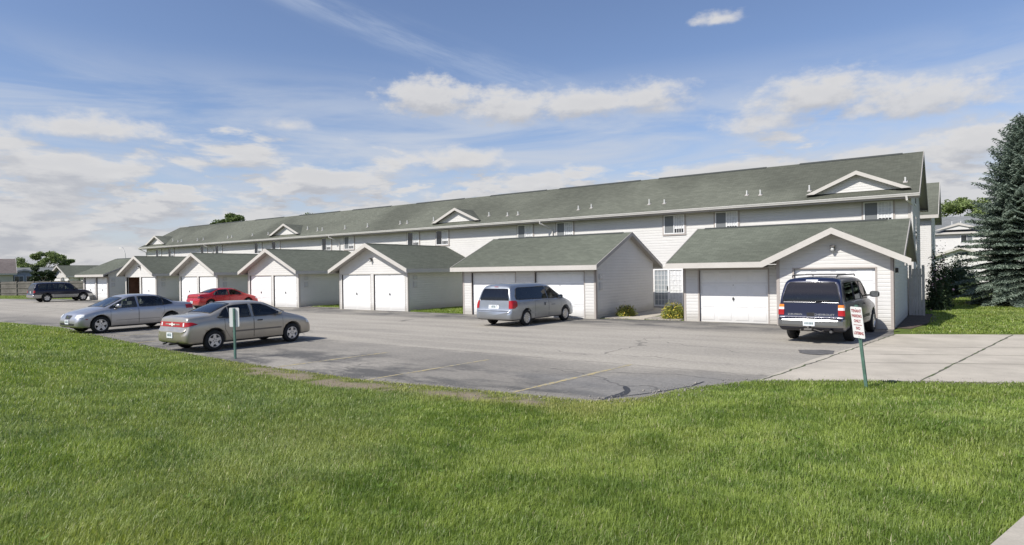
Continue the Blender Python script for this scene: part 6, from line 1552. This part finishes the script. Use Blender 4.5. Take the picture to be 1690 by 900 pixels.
def crown_tree(name, label, loc, hgt, crown_r, crown_h, n_clump, n_leaf, leaf, m, trunk_r=.18, cz=None, airy=0., group=None, seed=1):
    r_ = np.random.default_rng(seed)
    T = thing(name, label, 'tree', loc, 0, group); cz = cz or hgt - crown_h / 2
    tk = MB(); bark = M['bark']
    tk.tube([(0, 0, 0), (.05, .03, cz * .5), (.0, 0, cz)], trunk_r, 8, r2=trunk_r * .5)
    C = []
    for i in range(n_clump):
        d = unit(r_.normal(0, 1, (1, 3)))[0]; rr = r_.uniform(.45, 1.0) ** .6
        p = np.array([d[0] * crown_r * rr, d[1] * crown_r * rr, cz + d[2] * crown_h / 2 * rr]); C.append(p)
        if i % 2 == 0: tk.tube([(0, 0, cz * .62 + crown_h * .05), tuple((p + [0, 0, cz * .8]) / 2), tuple(p)], trunk_r * .34, 5, r2=.015)
    tk.build('trunk', bark, T, True)
    C = np.array(C); idx = r_.integers(0, n_clump, n_leaf); sz = crown_r * (.26 if airy == 0 else .20) * r_.uniform(.6, 1.25, n_clump)
    off = unit(r_.normal(0, 1, (n_leaf, 3))) * (r_.random((n_leaf, 1)) ** .5) * sz[idx][:, None] * np.array([1.15, 1.15, .75])
    P = C[idx] + off; N = unit(off / crown_r + r_.normal(0, .6, (n_leaf, 3)) + [0, 0, .5]); U0 = r_.normal(0, 1, (n_leaf, 3)); U = unit(U0 - N * (U0 * N).sum(1, keepdims=True))
    V, F = leaves(P, N, U, leaf * r_.uniform(.7, 1.4, n_leaf), leaf * r_.uniform(.45, .8, n_leaf)); np_mesh('crown', V, F, 4, m, T); return T
M['bark'] = dirty('bark_brown', (.11, .09, .07), .9, .2, 5.)
M['leafA'] = leafmat('leaf_mid', (.075, .12, .03, 1), (.11, .16, .04, 1), (.17, .22, .07, 1), .35)
M['leafB'] = leafmat('leaf_light', (.14, .20, .055, 1), (.18, .24, .08, 1), (.25, .30, .12, 1), .3)
M['leafD'] = leafmat('leaf_dark', (.022, .042, .014, 1), (.035, .060, .018, 1), (.07, .10, .04, 1), .5)
def place(px_, dist, z=0.):
    p = at_px(px_, dist); return (p.x, p.y, z)
crown_tree('deciduous_tree', 'dark round tree top showing above the roof ridge at the left', place(383, 122), 12.75, 3.7, 6.0, 60, 22000, .34, M['leafA'], seed=3)
crown_tree('deciduous_tree', 'low sliver of tree top above the roof ridge left of the middle dormer', place(505, 118), 12.9, 3.0, 6, 50, 14000, .34, M['leafA'], seed=4)
crown_tree('deciduous_tree', 'smaller sliver of tree top just over the ridge, beside the other one', place(473, 124), 12.7, 2.0, 6, 30, 8000, .34, M['leafA'], seed=5)
crown_tree('deciduous_tree', 'light green feathery tree behind the far left houses', place(74, 140), 6.9, 4.2, 4.2, 40, 12000, .30, M['leafB'], airy=1, seed=6)
crown_tree('deciduous_tree', 'bright green tree between the end gable and the spruce, beyond the distant block', place(1594, 118), 12.3, 5.6, 7.6, 70, 26000, .36, M['leafB'], airy=1, seed=8)
crown_tree('conifer_shrub', 'dark conical evergreen behind the wooden fence', place(69, 112), 4.3, 1.5, 4.2, 34, 9000, .22, M['leafD'], seed=9, trunk_r=.08)
# shrubs
def shrub(name, label, loc, r_, h_, n, leaf, m, flowers=None, cat='shrub', seed=1, fl_n=0):
    g_ = np.random.default_rng(seed); T = thing(name, label, cat, loc)
    d = unit(g_.normal(0, 1, (n, 3))); d[:, 2] = np.abs(d[:, 2]); rr = g_.random((n, 1)) ** .35 * (.82 + .3 * g_.random((n, 1)))
    ph = np.arctan2(d[:, 1], d[:, 0]); rr *= (1 + .16 * np.sin(ph * 4 + seed) + .10 * np.sin(ph * 7 + d[:, 2] * 9))[:, None]
    P = d * rr * np.array([r_, r_, h_]); P[:, 2] = np.maximum(P[:, 2], .02)
    N = unit(d + g_.normal(0, .55, (n, 3)) + [0, 0, .3]); U0 = g_.normal(0, 1, (n, 3)); U = unit(U0 - N * (U0 * N).sum(1, keepdims=True))
    V, F = leaves(P, N, U, leaf * g_.uniform(.7, 1.4, n), leaf * g_.uniform(.4, .7, n)); np_mesh('foliage', V, F, 4, m, T)
    st = MB()
    for k in range(9):
        a = g_.uniform(0, 6.28); st.tube([(0, 0, -.02), (math.cos(a) * r_ * .3, math.sin(a) * r_ * .3, h_ * .5), (math.cos(a) * r_ * .6, math.sin(a) * r_ * .6, h_ * .8)], .012, 5)
    st.build('stem', M['bark'], T)
    if fl_n:
        d = unit(g_.normal(0, 1, (fl_n, 3))); d[:, 2] = np.abs(d[:, 2]); P = d * np.array([r_, r_, h_]) * 1.05; N = unit(d + g_.normal(0, .3, d.shape)); U0 = g_.normal(0, 1, d.shape); U = unit(U0 - N * (U0 * N).sum(1, keepdims=True))
        fs_ = flowers[1]; V, F = leaves(P, N, U, np.full(fl_n, fs_), np.full(fl_n, fs_ * .8)); o = np_mesh('flower', V, F, 4, flowers[0], T); o['kind'] = 'stuff'
    return T
M['yel'] = leafmat('yellow_green_leaf', (.12, .17, .03, 1), (.22, .24, .04, 1), (.40, .36, .07, 1), 9.)
M['yfl'] = mat('yellow_flower', (.70, .52, .06), .6); M['pfl'] = mat('pink_flower', (.60, .33, .36), .6)
shrub('shrub', 'yellow-green shrub at the base of the wide garage side wall', (-12.55, 26.6, .03), .48, .52, 2600, .075, M['yel'], (M['yfl'], .05), seed=2, fl_n=70)
shrub('shrub', 'yellow flowering shrub beside the path at the corner of the cross-gabled garage', (-10.15, 26.3, .03), .56, .66, 3600, .075, M['yel'], (M['yfl'], .05), seed=3, fl_n=150)
shrub('shrub', 'small dark green shrub left of the patio door', (-14.45, 32.5, .03), .36, .55, 1200, .08, M['leafA'], seed=4)
shrub('rose_bush', 'tall loose rose bush with a few pink blooms at the corner of the rear block', (-.85, 38.6, .03), .62, 2.8, 2600, .13, M['leafD'], (M['pfl'], .14), seed=5, fl_n=40)
shrub('rose_bush', 'lower dark bush in front of the tall rose bush', (-.85, 36.2, .03), .45, 1.7, 1600, .11, M['leafD'], (M['pfl'], .1), seed=6, fl_n=12)
shrub('hedge', 'very dark dense evergreen hedge bush before the far garage', (-.1, 58.5, .0), 1.35, 2.6, 9000, .16, M['leafD'], cat='hedge', seed=7)
shrub('hedge', 'dark leafy bush at the foot of the spruce, nearer than the dense hedge', (.45, 51.0, .0), .9, 1.5, 3500, .14, M['leafD'], cat='hedge', seed=8)
print('objects', len(bpy.data.objects), 'faces', sum(len(m.polygons) for m in bpy.data.meshes))
